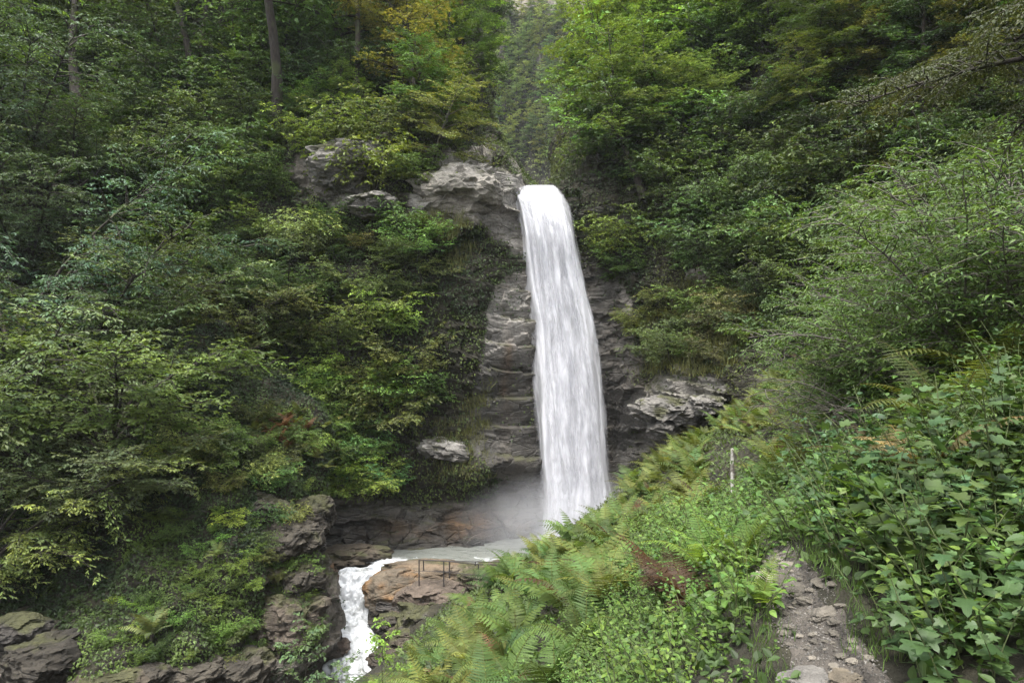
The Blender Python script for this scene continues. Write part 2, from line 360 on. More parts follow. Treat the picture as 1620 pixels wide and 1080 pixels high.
add_surface('stream_bank', B_COLS, 220, 240, BANK_ROCK, 3, lambda px, py, V: 0.35 * np.clip((py - 960) / 60, 0, 1) + 0.3 * blob(px, py, 510, 950, 20, 130), lambda c, px, py, V: c * 0.8 * np.array([1.03, 1.0, 0.95]), 0.6)
# valley beyond the lip
FL = [[(560,330,70),(560,150,80),(560,-50,96),(560,-400,120)], [(700,330,78),(700,150,92),(700,-50,108),(700,-380,135)],
      [(770,330,92),(768,150,108),(765,-20,125),(760,-320,155)], [(790,330,110),(775,170,135),(765,20,150),(750,-260,180)]]
FR = [[(868,330,100),(885,190,125),(915,60,140),(955,-180,175)],
      [(900,330,80),(915,160,98),(930,0,115),(945,-300,145)], [(1010,330,64),(1010,130,80),(1010,-60,96),(1010,-350,120)], [(1130,300,56),(1130,80,70),(1130,-120,84),(1130,-400,105)]]
FH = [[(500,400,210),(500,200,225),(500,0,245),(500,-250,270)], [(720,400,215),(720,200,232),(715,0,255),(710,-250,280)], [(810,400,225),(815,220,240),(820,60,262),(820,-150,290)],
      [(900,400,220),(900,200,236),(905,10,258),(905,-220,285)], [(1150,400,205),(1150,200,220),(1150,-20,240),(1150,-260,265)]]
FARROCK = [[(790,-60),(850,-60),(850,25),(820,30),(795,10)], [(860,-60),(945,-60),(940,20),(880,22)], [(785,60),(800,60),(800,110),(785,105)], [(845,70),(880,75),(870,100),(845,95)]]
for nm, cols, s in (('valley_slope_left', FL, 11), ('valley_slope_right', FR, 12), ('far_hillside', FH, 13)):
    add_surface(nm, cols, 110, 110, FARROCK, s, lambda px, py, V: 0 * px, lambda c, px, py, V: c * 1.5, 3.0)
# near ground: thin-plate surface through measured points
GP = np.array([(0,0,-1.6),(1.2,0,-1.6),(1.5,2,-1.6),(1.55,3.0,-1.6),(1.75,4.2,-1.6),(1.85,4.8,-1.62),(1.9,6.5,-2.05),(2.1,9,-2.75),(2.6,13,-3.8),(2.4,18,-5.0),(0,25,-8.7),(-2,31,-11.7),(1,32,-11.7),
 (0,3,-2.15),(.5,6,-3.45),(1.0,4.2,-2.2),(1.35,6,-2.45),(1.2,6.8,-2.8),(1.3,7.5,-3.05),(-1.75,9,-5.3),(-1.1,11,-5.6),(.14,15,-5.6),(1.1,17,-5.2),(0.3,10,-4.3),(-1,5,-3.7),
 (-6,20,-11),(-3,14,-8),(-4,10,-7.6),(-7,28,-14.6),(-4,5,-6),(-8,12,-12),(-5,0,-4),(-6,33,-13.2),
 (2.5,4.0,-1.35),(2.7,3,-1.2),(3.75,5,-.8),(3.8,7,-1.3),(5.1,8,-.75),(4.1,9,-1.95),(5.2,16,-3.7),(3.5,13,-3.65),(3.3,9,-2.55),(8.2,18,-1.5),(5.6,14,-2.5),(3,19,-5.3),(4.9,23,-4.5),(7.6,24,-3.2),(9.6,24,-1.9),
 (12,20,0.8),(9,10,1.2),(6,4,.6),(12,28,-0.8),(5,28,-6.2),(4,32,-9.5),(3,0,-1.2),(7,0,1.2),(14,12,4),(15,26,3),(8,33,-6),(13,34,-2)], float)
def _tps(d): return np.where(d > 1e-9, d * d * np.log(np.maximum(d, 1e-9)), 0)
_n = len(GP); _K = _tps(np.linalg.norm(GP[:, None, :2] - GP[None, :, :2], axis=2)) + 0.02 * np.eye(_n)
_Pm = np.concatenate([np.ones((_n, 1)), GP[:, :2]], 1)
_w = np.linalg.solve(np.block([[_K, _Pm], [_Pm.T, np.zeros((3, 3))]]), np.concatenate([GP[:, 2], np.zeros(3)]))
PATH_C = np.array([(1.42,-1.0),(1.5,1.0),(1.52,2.4),(1.58,3.2),(1.72,4.0),(1.80,4.6),(1.98,5.3),(2.05,6.2),(1.9,7.5),(2.1,9.5),(2.6,13),(2.4,18)])
PATH_W = np.array([.22,.2,.18,.165,.165,.17,.13,.1,.1,.1,.1,.1])
_pc = cr_interp(PATH_C, 240); _pw = np.interp(np.linspace(0, 1, 240), np.linspace(0, 1, len(PATH_W)), PATH_W)
def path_dist(xy):
    d = np.linalg.norm(xy[:, None, :] - _pc[None], axis=2); i = d.argmin(1); return d[np.arange(len(xy)), i] / _pw[i]
STREAM = cr_interp(np.array([(-5.5, 37.5), (-7.2, 35.5), (-8.2, 33.6), (-8.0, 31), (-7.6, 29), (-8.6, 26), (-10.5, 22)]), 40)
def ground_z(xy):
    xy = np.atleast_2d(np.asarray(xy, float)); out = np.zeros(len(xy))
    for k in range(0, len(xy), 20000):
        q = xy[k:k + 20000]; D = np.linalg.norm(q[:, None] - GP[None, :, :2], axis=2)
        out[k:k + 20000] = _tps(D) @ _w[:_n] + _w[_n] + q @ _w[_n + 1:]
    sd = np.min(np.linalg.norm(xy[:, None] - STREAM[None], axis=2), 1); out = out - 2.6 * np.exp(-(sd / 2.4) ** 2)
    p3 = np.concatenate([xy, np.zeros((len(xy), 1))], 1)
    bump = 0.22 * fbm(p3 * 0.7, 3, 21) + 0.05 * fbm(p3 * 2.7, 3, 22)
    near = np.clip(path_dist(xy) - 0.8, 0, 1) if len(xy) else 0
    return out + bump * (0.12 + 0.88 * near)
_gx = np.linspace(-10, 16, 160); _gy = np.concatenate([np.linspace(-4, 8, 115), np.linspace(8.2, 33.6, 105)])
_X, _Y = np.meshgrid(_gx, _gy); _xy = np.stack([_X.ravel(), _Y.ravel()], 1)
_gv = np.concatenate([_xy, ground_z(_xy)[:, None]], 1)
_gc = np.tile(SOIL * 1.1, (len(_gv), 1)) * (1 + 0.4 * fbm(_gv * 1.3, 3, 23))[:, None]
put('ground', mk_mesh('ground', _gv, grid_faces(len(_gy), len(_gx)), M['rock'], cols={'rcol': _gc, 'wet': np.zeros(len(_gv))}), kind='structure')
SURF['ground'] = dict(V=_gv, n=recompute_n(_gv, len(_gy), len(_gx)), nr=len(_gy), nc=len(_gx), rock=np.zeros(len(_gv)))
SURF['ground']['px'], SURF['ground']['py'] = proj(_gv)
# wide floor of the gorge under everything
_fx = np.linspace(-320, 320, 90); _fy = np.linspace(-60, 420, 70); _X, _Y = np.meshgrid(_fx, _fy)
_fl = np.stack([_X.ravel(), _Y.ravel(), -17 + 1.0 * fbm(np.stack([_X.ravel(), _Y.ravel(), 0 * _X.ravel()], 1) * 0.05, 3, 24)], 1)
put('gorge_floor', mk_mesh('gorge_floor', _fl, grid_faces(70, 90), M['rock'], cols={'rcol': np.tile(BROWN * 0.6, (len(_fl), 1)), 'wet': np.zeros(len(_fl))}), kind='structure')
def hit(names, px, py):             # surface point that shows at a photo pixel
    best = None
    for nm in names:
        s = SURF[nm]; d = (s['px'] - px) ** 2 + (s['py'] - py) ** 2 + 1e6 * (s['V'][:, 1] < 0.5)
        i = np.argsort(d)[:6]; ok = i[d[i] < max(d[i[0]] * 2, 60)]
        j = ok[np.argmin(s['V'][ok, 1])]
        if best is None or (d[j] < 400 and s['V'][j, 1] < best[0][1]): best = (s['V'][j], s['n'][j])
    return best
# ================================================================= WATER
def white_water(name, su, sv, lo, hi, tint=(0.71, 0.715, 0.75)):
    m, n, l, b, out = newmat(name)
    uv = n.new('ShaderNodeUVMap'); uv.uv_map = 'UVMap'
    def nz(sx, sy, det, off=0.0, rough=0.6):
        mp = N(n, 'ShaderNodeMapping'); mp.inputs['Scale'].default_value = (sx, sy, 1); mp.inputs['Location'].default_value = (off, off, 0); l.new(uv.outputs[0], mp.inputs[0])
        t = N(n, 'ShaderNodeTexNoise', i_Scale=1.0, i_Detail=det, i_Roughness=rough, i_Distortion=0.35); l.new(mp.outputs[0], t.inputs['Vector']); return t.outputs['Fac']
    a = nz(su, sv, 6.0); c = nz(su * 3.1, sv * 3.5, 5.0, 7.7)
    mu = N(n, 'ShaderNodeMath', operation='MULTIPLY_ADD'); mu.inputs[1].default_value = 0.45; l.new(c, mu.inputs[0]); l.new(a, mu.inputs[2])   # a + .45 c
    col = ramp(n, l, mu.outputs[0], [(0.45, tuple(0.66 * t for t in tint)), (0.72, tint)])
    l.new(col, b.inputs['Base Color']); b.inputs['Roughness'].default_value = 0.6; b.inputs['Specular IOR Level'].default_value = 0.25
    tr = n.new('ShaderNodeBsdfTranslucent'); l.new(col, tr.inputs['Color'])
    m1 = n.new('ShaderNodeMixShader'); m1.inputs[0].default_value = 0.35; l.new(b.outputs[0], m1.inputs[1]); l.new(tr.outputs[0], m1.inputs[2])
    # where the sheet tears open towards its sides (attribute 'edge' 0 inside .. 1 at the rim)
    ed = N(n, 'ShaderNodeAttribute', attribute_name='edge')
    sb = N(n, 'ShaderNodeMath', operation='SUBTRACT'); l.new(mu.outputs[0], sb.inputs[0]); l.new(ed.outputs['Fac'], sb.inputs[1])
    al = N(n, 'ShaderNodeMapRange'); al.inputs['From Min'].default_value = lo; al.inputs['From Max'].default_value = hi; l.new(sb.outputs[0], al.inputs['Value'])
    tp = n.new('ShaderNodeBsdfTransparent'); m2 = n.new('ShaderNodeMixShader'); l.new(al.outputs[0], m2.inputs[0]); l.new(tp.outputs[0], m2.inputs[1]); l.new(m1.outputs[0], m2.inputs[2])
    bp = N(n, 'ShaderNodeBump', i_Strength=0.2, i_Distance=0.1); l.new(mu.outputs[0], bp.inputs['Height']); l.new(bp.outputs[0], b.inputs['Normal'])
    l.new(m2.outputs[0], out.inputs['Surface'])
    return m
M['fall'] = white_water('falling_water', 8.0, 1.2, 0.02, 0.66)
M['fall_thin'] = white_water('thin_falling_water', 9.0, 1.4, 0.5, 1.1)
def sheet(prof, nu, nv, seed, amp, fw, edgew):
    # prof rows: (pxL, pxR, py, Y) down the fall
    pr = cr_interp(np.array(prof, float), nv)
    u = np.linspace(0, 1, nu); v = np.linspace(0, 1, nv); U, Vv = np.meshgrid(u, v)
    PX = pr[:, :1] + (pr[:, 1:2] - pr[:, :1]) * U; PY = pr[:, 2:3] + 0 * U; Y = pr[:, 3:4] + 0 * U
    Y = Y - 0.9 * np.sin(U * np.pi) ** 0.7 * np.clip(Vv * 4, 0.15, 1) + 0.5
    q = np.stack([U.ravel() * fw, Vv.ravel() * fw * 0.22, np.full(U.size, seed * 3.7)], 1)
    Y = Y + amp * fbm(q, 5, seed, 0.6).reshape(U.shape)
    PX = PX + 7 * fbm(q * np.array([0.3, 1.6, 1]), 3, seed + 4).reshape(U.shape) * np.clip(Vv * 3, 0, 1)
    G = np.stack([(PX - 810) / F * Y, Y, (540 - PY) / F * Y], -1)
    e = np.abs(U - 0.5) * 2; edge = np.clip((e - (1 - edgew)) / edgew, 0, 1) ** 1.3 * 0.95
    return G, np.stack([U.ravel(), Vv.ravel() * 4.6], 1), edge.ravel()
FALL = [(805,868,296,50.0),(813,874,293,47.2),(820,884,302,46.0),(829,899,326,45.2),(837,909,372,44.6),(842,922,440,44.1),(846,938,510,43.7),(849,949,580,43.3),(853,957,660,42.9),(857,963,740,42.6),(859,968,800,42.4),(857,973,862,42.2)]
FALL = [(a - 5 - (9 if i < 4 else 5 if i < 6 else 0), b + 5, c, d - 1.2 - (0.5 if 0 < i < 5 else 0)) for i, (a, b, c, d) in enumerate(FALL)]
wf = put('waterfall', None, kind='structure')
for k, (seed, amp, fw, ew, mat, dy, grow) in enumerate(((1, 0.6, 13, 0.34, 'fall', 0, 5), (2, 0.8, 22, 0.5, 'fall_thin', -0.45, 6), (3, 1.0, 26, 0.6, 'fall_thin', -0.8, 12))):
    pr = [(a - grow * min(1, i / 4), b + grow * min(1, i / 4), c, d + dy * min(1, i / 4)) for i, (a, b, c, d) in enumerate(FALL)]
    G, uv, ed = sheet(pr, 64, 190, seed, amp, fw, ew)
    put('water_curtain', mk_mesh('water_curtain', G.reshape(-1, 3), grid_faces(190, 64), M[mat], cols={'edge': ed}, uv=uv), wf)
# pool and stream: one sheet each, foam as an attribute
def water_material():
    m, n, l, b, out = newmat('stream_water')
    fo = N(n, 'ShaderNodeAttribute', attribute_name='foam'); ge = n.new('ShaderNodeNewGeometry')
    mp = N(n, 'ShaderNodeMapping'); mp.inputs['Scale'].default_value = (1.0, 1.6, 1.0); l.new(ge.outputs['Position'], mp.inputs[0])
    n1 = N(n, 'ShaderNodeTexNoise', i_Scale=1.3, i_Detail=4.0, i_Roughness=0.5, i_Distortion=0.8); l.new(mp.outputs[0], n1.inputs['Vector'])
    ad = N(n, 'ShaderNodeMath', operation='ADD'); l.new(fo.outputs['Fac'], ad.inputs[0]); l.new(n1.outputs['Fac'], ad.inputs[1])
    f = ramp(n, l, ad.outputs[0], [(0.72, (0, 0, 0)), (0.98, (1, 1, 1))])
    c = mixrgb(n, l, 'MIX', f, (0.15, 0.16, 0.145, 1), (0.62, 0.64, 0.66, 1)); l.new(c, b.inputs['Base Color'])
    r = ramp(n, l, f, [(0.0, (0.16, 0.16, 0.16)), (1.0, (0.6, 0.6, 0.6))]); l.new(r, b.inputs['Roughness'])
    bp = N(n, 'ShaderNodeBump', i_Strength=0.5, i_Distance=0.12); l.new(n1.outputs['Fac'], bp.inputs['Height']); l.new(bp.outputs[0], b.inputs['Normal'])
    return m
M['water'] = water_material()
WL = -11.85
gx = np.linspace(-14, 8, 150); gy = np.linspace(33.5, 45, 90); X, Yg = np.meshgrid(gx, gy)
q = np.stack([X.ravel(), Yg.ravel(), 0 * X.ravel()], 1)
foam = 0.55 * np.exp(-((X - 4.6) ** 2 / 9 + (Yg - 41.8) ** 2 / 5)).ravel() + 0.42 * np.exp(-((X + 6.6) ** 2 / 3.2 + (Yg - 36.4) ** 2 / 0.9)).ravel() + 0.12 * fbm(q * 0.7, 3, 3) + 0.18 * np.exp(-((Yg - 37.0) / 0.7) ** 2).ravel() * (X.ravel() < 0)
z = WL + 0.05 * fbm(q * 1.1, 3, 2) + 0.12 * np.clip(foam, 0, 1) * fbm(q * 2.5, 3, 4)
_pf = grid_faces(90, 150); _pf = _pf[(Yg.ravel()[_pf[:, 0]] > 36.3 + 0.25 * np.sin(X.ravel()[_pf[:, 0]] * 1.3))]
put('pool', mk_mesh('pool', np.stack([X.ravel(), Yg.ravel(), z], 1), _pf, M['water'], cols={'foam': foam}), kind='structure')
# cascade out of the pool, then the lower stream (rows run downstream: pxL, pxR, py, Y)
CASC0 = [(612,668,884,37.4),(598,660,890,36.7),(574,640,897,36.2),(556,612,903,35.7),(545,590,912,35.3),(538,578,930,34.9),(531,571,950,34.6),(523,566,968,34.3),(514,566,980,33.7),(505,575,992,33.0),(505,583,1010,32.2),(505,588,1035,31.2),(505,592,1065,30.2),(490,600,1110,28.8),(440,600,1170,27.2)]
CASC = [(a - 7 - (8 if 3 <= i <= 10 else 0), b + 8 + (8 if 3 <= i <= 10 else 0), c, d) for i, (a, b, c, d) in enumerate(CASC0)]
def strip(prof, nu, nv, seed):
    pr = cr_interp(np.array(prof, float), nv); u = np.linspace(0, 1, nu); U, Vv = np.meshgrid(u, np.linspace(0, 1, nv))
    PX = pr[:, :1] + (pr[:, 1:2] - pr[:, :1]) * U; Y = pr[:, 3:4] + 0 * U; PY = pr[:, 2:3] + 0 * U
    G = np.stack([(PX - 810) / F * Y, Y, (540 - PY) / F * Y], -1)
    q = np.stack([U.ravel() * 7, Vv.ravel() * 16, np.full(U.size, 2.0)], 1)
    d = 0.4 * fbm(q, 6, seed, 0.62).reshape(U.shape)
    G[..., 2] += d; G[..., 1] -= 0.6 * d
    return G, U, Vv
G, U, Vv = strip(CASC, 60, 240, 6)
fo = 0.47 - 0.32 * np.clip((Vv - 0.72) * 4, 0, 1) * (0.6 + 0.4 * np.cos(U * 6.3)) + 0.12 * fbm(G.reshape(-1, 3) * 1.4, 3, 7).reshape(U.shape)
fo = fo * np.clip(0.35 + Vv * 7, 0, 1)
put('cascade', mk_mesh('cascade', G.reshape(-1, 3), grid_faces(240, 60), M['water'], cols={'foam': fo.ravel()}), kind='structure')
# ================================================================= BOULDERS
def icosphere(sub):
    t = (1 + 5 ** .5) / 2
    V = norm(np.array([(-1,t,0),(1,t,0),(-1,-t,0),(1,-t,0),(0,-1,t),(0,1,t),(0,-1,-t),(0,1,-t),(t,0,-1),(t,0,1),(-t,0,-1),(-t,0,1)], float))
    Fc = np.array([(0,11,5),(0,5,1),(0,1,7),(0,7,10),(0,10,11),(1,5,9),(5,11,4),(11,10,2),(10,7,6),(7,1,8),(3,9,4),(3,4,2),(3,2,6),(3,6,8),(3,8,9),(4,9,5),(2,4,11),(6,2,10),(8,6,7),(9,8,1)])
    for _ in range(sub):
        e = np.sort(np.concatenate([Fc[:, [0, 1]], Fc[:, [1, 2]], Fc[:, [2, 0]]]), 1); ue, inv = np.unique(e, axis=0, return_inverse=True); inv = inv.ravel()
        mid = norm(V[ue].mean(1)); k = len(Fc); a, b_, c_ = inv[:k] + len(V), inv[k:2 * k] + len(V), inv[2 * k:] + len(V)
        V = np.concatenate([V, mid]); Fc = np.concatenate([np.stack([Fc[:, 0], a, c_], 1), np.stack([Fc[:, 1], b_, a], 1), np.stack([Fc[:, 2], c_, b_], 1), np.stack([a, b_, c_], 1)])
    return V, Fc
def boulder_geo(size, seed, sub=4, rough=1.0, flat=0.0):
    V, Fc = icosphere(sub); size = np.array(size, float)
    q = V * 1.15 + seed * 7.3
    r = 1 + 0.30 * fbm(q, 3, seed) + rough * (0.24 * facets(q * 1.2, seed + 3) + 0.09 * facets(q * 3.0, seed + 4))
    W = V * r[:, None]
    W[:, 2] = np.where(W[:, 2] > 0.55, 0.55 + (W[:, 2] - 0.55) * (1 - flat), W[:, 2])
    W = W * size
    st = (W @ STRD) * 3.0 + 0.6 * vnoise(W * 0.7, seed); fr = st - np.floor(st)
    W = W * (1 + 0.05 * rough * (fr[:, None] - 0.5)) + 0.03 * size.min() * np.stack([fbm(W * 3, 3, seed + 8 + k) for k in range(3)], 1)
    return W, Fc
def boulder(name, px, py, Y, wpx, hpx, depth, seed, base, label, rust=0.0, wet=0.0, moss=0.3, rot=(0, 0, 0), cat='boulder', group=None, sub=4, rough=1.0, flat=0.4, pale=0.0):
    sx, sz = wpx / 2 / F * Y, hpx / 2 / F * Y
    W, Fc = boulder_geo((sx, depth / 2, sz), seed, sub, rough, flat)
    W = W @ np.array(Euler(rot).to_matrix()).T
    c0 = np.array(P(px, py, Y)); Wp = W + c0
    nn_ = norm(W / np.array([sx, depth / 2, sz]) ** 2)
    c = np.tile(base, (len(W), 1)) * (1 + 0.3 * fbm(Wp * 0.9, 3, seed))[:, None]
    ru = np.clip(rust * (0.6 + 1.5 * fbm(Wp * np.array([0.9, 0.9, 1.6]), 3, seed + 12)), 0, 1)[:, None]; c = c + (RUST * 1.25 - c) * ru
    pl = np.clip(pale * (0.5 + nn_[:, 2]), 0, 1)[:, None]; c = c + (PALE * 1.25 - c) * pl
    w = np.clip(wet * (0.8 + fbm(Wp, 2, seed + 14)) , 0, 1); c = c * (1 - 0.5 * w)[:, None]
    mo = np.clip((nn_[:, 2] * 0.9 + 1.6 * fbm(Wp * 1.1, 4, seed + 13) - 0.9 + moss) * 2.5, 0, 0.9)[:, None] * (moss > 0); c = c + (MOSS * 1.2 - c) * mo
    me = mk_mesh(name, W, Fc, M['rock'], cols={'rcol': c, 'wet': w}, smooth=False)
    return put(name, me, loc=c0, label=label, category=cat, group=group)
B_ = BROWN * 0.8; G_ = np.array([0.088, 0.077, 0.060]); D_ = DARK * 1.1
boulder('boulder', 632, 926, 34.6, 108, 66, 3.2, 1, BROWN * 1.1, 'orange stained boulder beside the small cascade, below the railing', rust=1.0, moss=0, rough=0.45, rot=(0, R(-8), 0))
boulder('boulder', 626, 952, 33.9, 72, 36, 2.2, 2, D_ * 1.4, 'dark wet boulder tucked under the orange stained boulder', wet=0.6, moss=0)
boulder('boulder', 692, 952, 33.2, 135, 76, 3.4, 3, np.array([.105, .083, .066]), 'broad flat topped brown boulder carrying the railing posts', moss=0.0, flat=0.35, rough=0.5)
boulder('boulder', 690, 905, 35.4, 150, 44, 2.6, 4, BROWN * 1.1, 'low brown rock slab behind the railing at the edge of the pool', rust=0.2, moss=0.1, flat=0.6, rough=0.6)
boulder('boulder', 790, 912, 34.4, 140, 52, 3, 5, BROWN * 0.9, 'low rock ledge at the far end of the railing, half hidden by ferns', moss=0.3, flat=0.7)
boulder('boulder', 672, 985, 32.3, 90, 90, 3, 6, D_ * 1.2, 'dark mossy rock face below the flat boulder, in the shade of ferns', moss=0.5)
boulder('boulder', 600, 962, 33.4, 34, 26, 1.0, 7, G_ * 0.9, 'small rounded grey boulder in the pile beside the cascade', moss=0, rough=0.6)
boulder('boulder', 606, 982, 33.1, 44, 24, 1.2, 8, G_ * 0.6, 'low dark boulder at the foot of the cascade', wet=0.5, moss=0, rough=0.7)
boulder('boulder', 626, 966, 33.0, 26, 18, 0.8, 9, G_ * 0.8, 'smallest grey boulder wedged beside the rounded one', moss=0, rough=0.6)
boulder('boulder', 618, 985, 32.4, 60, 34, 1.6, 10, G_ * 0.7, 'dark boulder at the water edge under the small boulder pile', wet=0.5, moss=0.1, rough=0.8)
boulder('boulder', 640, 1010, 31.2, 60, 40, 1.8, 11, B_ * 0.8, 'brown boulder on the lower stream edge below the fern bank', wet=0.3, moss=0.2)
boulder('boulder', 622, 1040, 30.2, 70, 44, 2.0, 12, B_ * 0.7, 'brown boulder behind the slender sapling by the lower stream', wet=0.3, moss=0.2)
boulder('boulder', 539, 1021, 31.4, 33, 22, 1.0, 13, np.array([.16, .125, .10]), 'rounded brown boulder standing in the white lower stream', wet=0.3, moss=0, rough=0.5)
boulder('boulder', 513, 930, 34.6, 46, 84, 2.4, 14, np.array([.15, .095, .065]), 'tall wet reddish boulder where the cascade spills past', wet=0.7, rust=0.35, moss=0, rot=(0, R(10), 0))
boulder('boulder', 552, 876, 37.6, 120, 40, 3.0, 15, BROWN * 0.8, 'brown rock shelf between the pool outlet and the mossy cliff foot', wet=0.3, moss=0.1, flat=0.5)
boulder('boulder', 500, 812, 31.6, 66, 64, 2.4, 16, G_ * 0.5, 'rounded dark boulder high on the stream bank under the ferns', moss=0.2)
boulder('boulder', 463, 850, 29.8, 84, 62, 2.6, 17, G_ * 0.62, 'overhanging dark boulder with a mossy top on the bank edge', moss=0.35)
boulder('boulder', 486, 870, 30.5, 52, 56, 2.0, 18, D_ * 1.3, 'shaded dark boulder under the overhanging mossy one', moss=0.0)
boulder('boulder', 420, 808, 29.6, 46, 40, 1.6, 19, G_ * 0.6, 'small grey boulder poking from ivy above the bank edge', moss=0.25)
boulder('boulder', 478, 915, 29.2, 62, 60, 2.0, 20, G_ * 0.55, 'dark cracked rock block in the middle of the stream bank', moss=0.3)
boulder('boulder', 455, 985, 28.2, 110, 110, 3.0, 21, np.array([.085, .07, .055]), 'big brown rock buttress dropping into the stream', moss=0.15)
boulder('boulder', 300, 1062, 24.4, 120, 46, 2.0, 22, G_ * 0.75, 'grey broken rock ledge below the ivy and the pale fern', moss=0.1)
boulder('boulder', 375, 1065, 25.4, 110, 66, 2.4, 23, G_ * 0.7, 'grey slanting rock slab at the foot of the brown buttress', moss=0.05, rot=(0, R(-18), 0))
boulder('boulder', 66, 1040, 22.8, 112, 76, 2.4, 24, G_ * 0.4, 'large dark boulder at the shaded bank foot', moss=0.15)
boulder('boulder', 22, 990, 23.4, 90, 36, 1.6, 25, D_, 'moss covered boulder above the large dark one', moss=1.0)
boulder('boulder', 165, 1072, 22.6, 110, 26, 1.6, 26, BROWN * 0.7, 'low brown rock between the dark boulder and the grey ledge', moss=0.1)
boulder('boulder', 225, 1066, 23.2, 80, 26, 1.4, 27, G_ * 0.6, 'low grey rock beside the ivy at the bank foot', moss=0.25)
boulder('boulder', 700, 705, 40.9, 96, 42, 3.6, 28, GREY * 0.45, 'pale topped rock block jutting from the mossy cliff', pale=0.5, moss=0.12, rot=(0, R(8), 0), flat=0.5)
boulder('outcrop', 1062, 652, 35.6, 112, 62, 4.0, 29, GREY * 0.55, 'grey layered outcrop overhanging a dark hollow above the fern slope', moss=0.3, pale=0.08, cat='outcrop')
boulder('outcrop', 1118, 640, 33.6, 56, 36, 2.6, 30, GREY * 0.65, 'pale broken outcrop beside the overhanging one, above the ferns', moss=0.3, pale=0.12, cat='outcrop')
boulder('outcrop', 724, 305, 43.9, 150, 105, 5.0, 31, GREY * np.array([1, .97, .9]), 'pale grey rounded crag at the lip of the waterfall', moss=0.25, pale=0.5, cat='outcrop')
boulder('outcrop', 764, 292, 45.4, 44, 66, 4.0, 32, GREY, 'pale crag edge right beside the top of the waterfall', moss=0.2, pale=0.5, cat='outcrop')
boulder('outcrop', 548, 262, 42.8, 120, 86, 4.0, 33, GREY * 0.62, 'grey crag under the trees, draped with hanging vines', moss=0.3, pale=0.25, cat='outcrop')
boulder('outcrop', 590, 325, 41.8, 80, 40, 3.0, 34, GREY * 0.62, 'grey stepped ledge below the vine draped crag', moss=0.2, pale=0.3, cat='outcrop')
boulder('outcrop', 1106, 440, 40.6, 40, 44, 2.6, 35, PALE * 0.6, 'small pale outcrop with brown grass on the shaded valley side', moss=0, pale=0.3, rust=0.2, cat='outcrop')
boulder('boulder', 873, 296, 47.5, 16, 12, 0.8, 36, D_, 'small dark rock standing in the water at the lip', moss=0)
# ================================================================= PLANT GENERATORS
def _fan(pts, zf):                  # outline half -> leaf template folded along its midrib
    pts = np.array(pts); n = len(pts)
    mid = np.stack([0 * pts[:, 0], pts[:, 1]], 1)
    V = np.concatenate([np.c_[mid, 0 * pts[:, 0]], np.c_[pts, zf * pts[:, 0]], np.c_[-pts[:, 0], pts[:, 1], zf * pts[:, 0]]])
    T = []
    for i in range(n - 1):
        for a, b_, fl in ((n, 0, 0), (2 * n, 0, 1)):
            q = [i, a + i, a + i + 1, i + 1]
            for t in ((q[0], q[1], q[2]), (q[0], q[2], q[3])):
                A, B, C = V[t[0]], V[t[1]], V[t[2]]
                if np.linalg.norm(np.cross(B - A, C - A)) > 1e-7: T.append(t[::-1] if fl else t)
    return V, np.array(T)
TPL = {}
TPL['lo'] = (np.array([(0, 0, 0), (.30, .45, .07), (0, 1, -.05), (-.30, .45, .07)], float), np.array([(0, 1, 2), (0, 2, 3)]))
TPL['long'] = (np.array([(0, 0, 0), (.13, .35, .03), (.10, .65, 0.0), (0, 1, -.14), (-.10, .65, 0.0), (-.13, .35, .03)], float), np.array([(0, 1, 5), (1, 2, 4), (1, 4, 5), (2, 3, 4)]))
TPL['mid'] = _fan([(0, 0), (.24, .16), (.33, .38), (.24, .68), (0, 1.0)], 0.25)
TPL['oval'] = _fan([(0, 0), (.20, .08), (.34, .28), (.37, .45), (.30, .66), (.16, .86), (0, 1.0)], 0.22)
def serr(base, teeth, depth):
    b = np.array(base); t = np.linspace(0, 1, teeth * 2 + 1); s = np.linspace(0, 1, len(b)); o = np.stack([np.interp(t, s, b[:, 0]), np.interp(t, s, b[:, 1])], 1)
    o[1::2, 0] *= 1 - depth; o[1::2, 1] += 0.01; o[0] = b[0]; o[-1] = b[-1]; return [tuple(q) for q in o]
TPL['toothed'] = _fan(serr([(0, 0), (.2, .05), (.33, .2), (.36, .36), (.30, .55), (.18, .78), (0, 1.0)], 7, 0.16), 0.2)
TPL['lobed'] = _fan([(0, 0), (.16, -.10), (.36, -.06), (.46, .12), (.30, .24), (.44, .38), (.50, .58), (.27, .52), (.17, .60), (.13, .84), (0, 1.0)], 0.12)
TPL['ivy'] = _fan([(0, 0.02), (.26, -.08), (.45, .15), (.25, .42), (0, 1.0)], 0.2)
TPL['ivy4'] = (np.array([(0, .05, 0), (.42, .0, .05), (.2, .42, .03), (0, 1, -.06), (-.2, .42, .03), (-.42, 0, .05)], float), np.array([(0, 1, 2), (0, 2, 4), (2, 3, 4), (0, 4, 5)]))
TPL['blade'] = (np.array([(-.03, 0, 0), (.03, 0, 0), (.028, .5, .02), (-.028, .5, .02), (0, 1, -.12)], float), np.array([(0, 1, 2), (0, 2, 3), (3, 2, 4)]))
def leaves_geo(pos, d, nrm, size, tpl, wid=1.0, bend=0.0, rng=None):
    tv, tf = TPL[tpl]; d = norm(d); w = norm(np.cross(d, nrm)); n2 = np.cross(w, d)
    s = np.asarray(size).reshape(-1, 1, 1)
    tz = tv[:, 2] - bend * tv[:, 1] ** 2
    V = pos[:, None] + s * (w[:, None] * (tv[:, 0] * wid)[None, :, None] + d[:, None] * tv[:, 1][None, :, None] + n2[:, None] * tz[None, :, None])
    k = len(tv); T = (np.arange(len(pos))[:, None, None] * k + tf[None]).reshape(-1, 3)
    return V.reshape(-1, 3), T, k
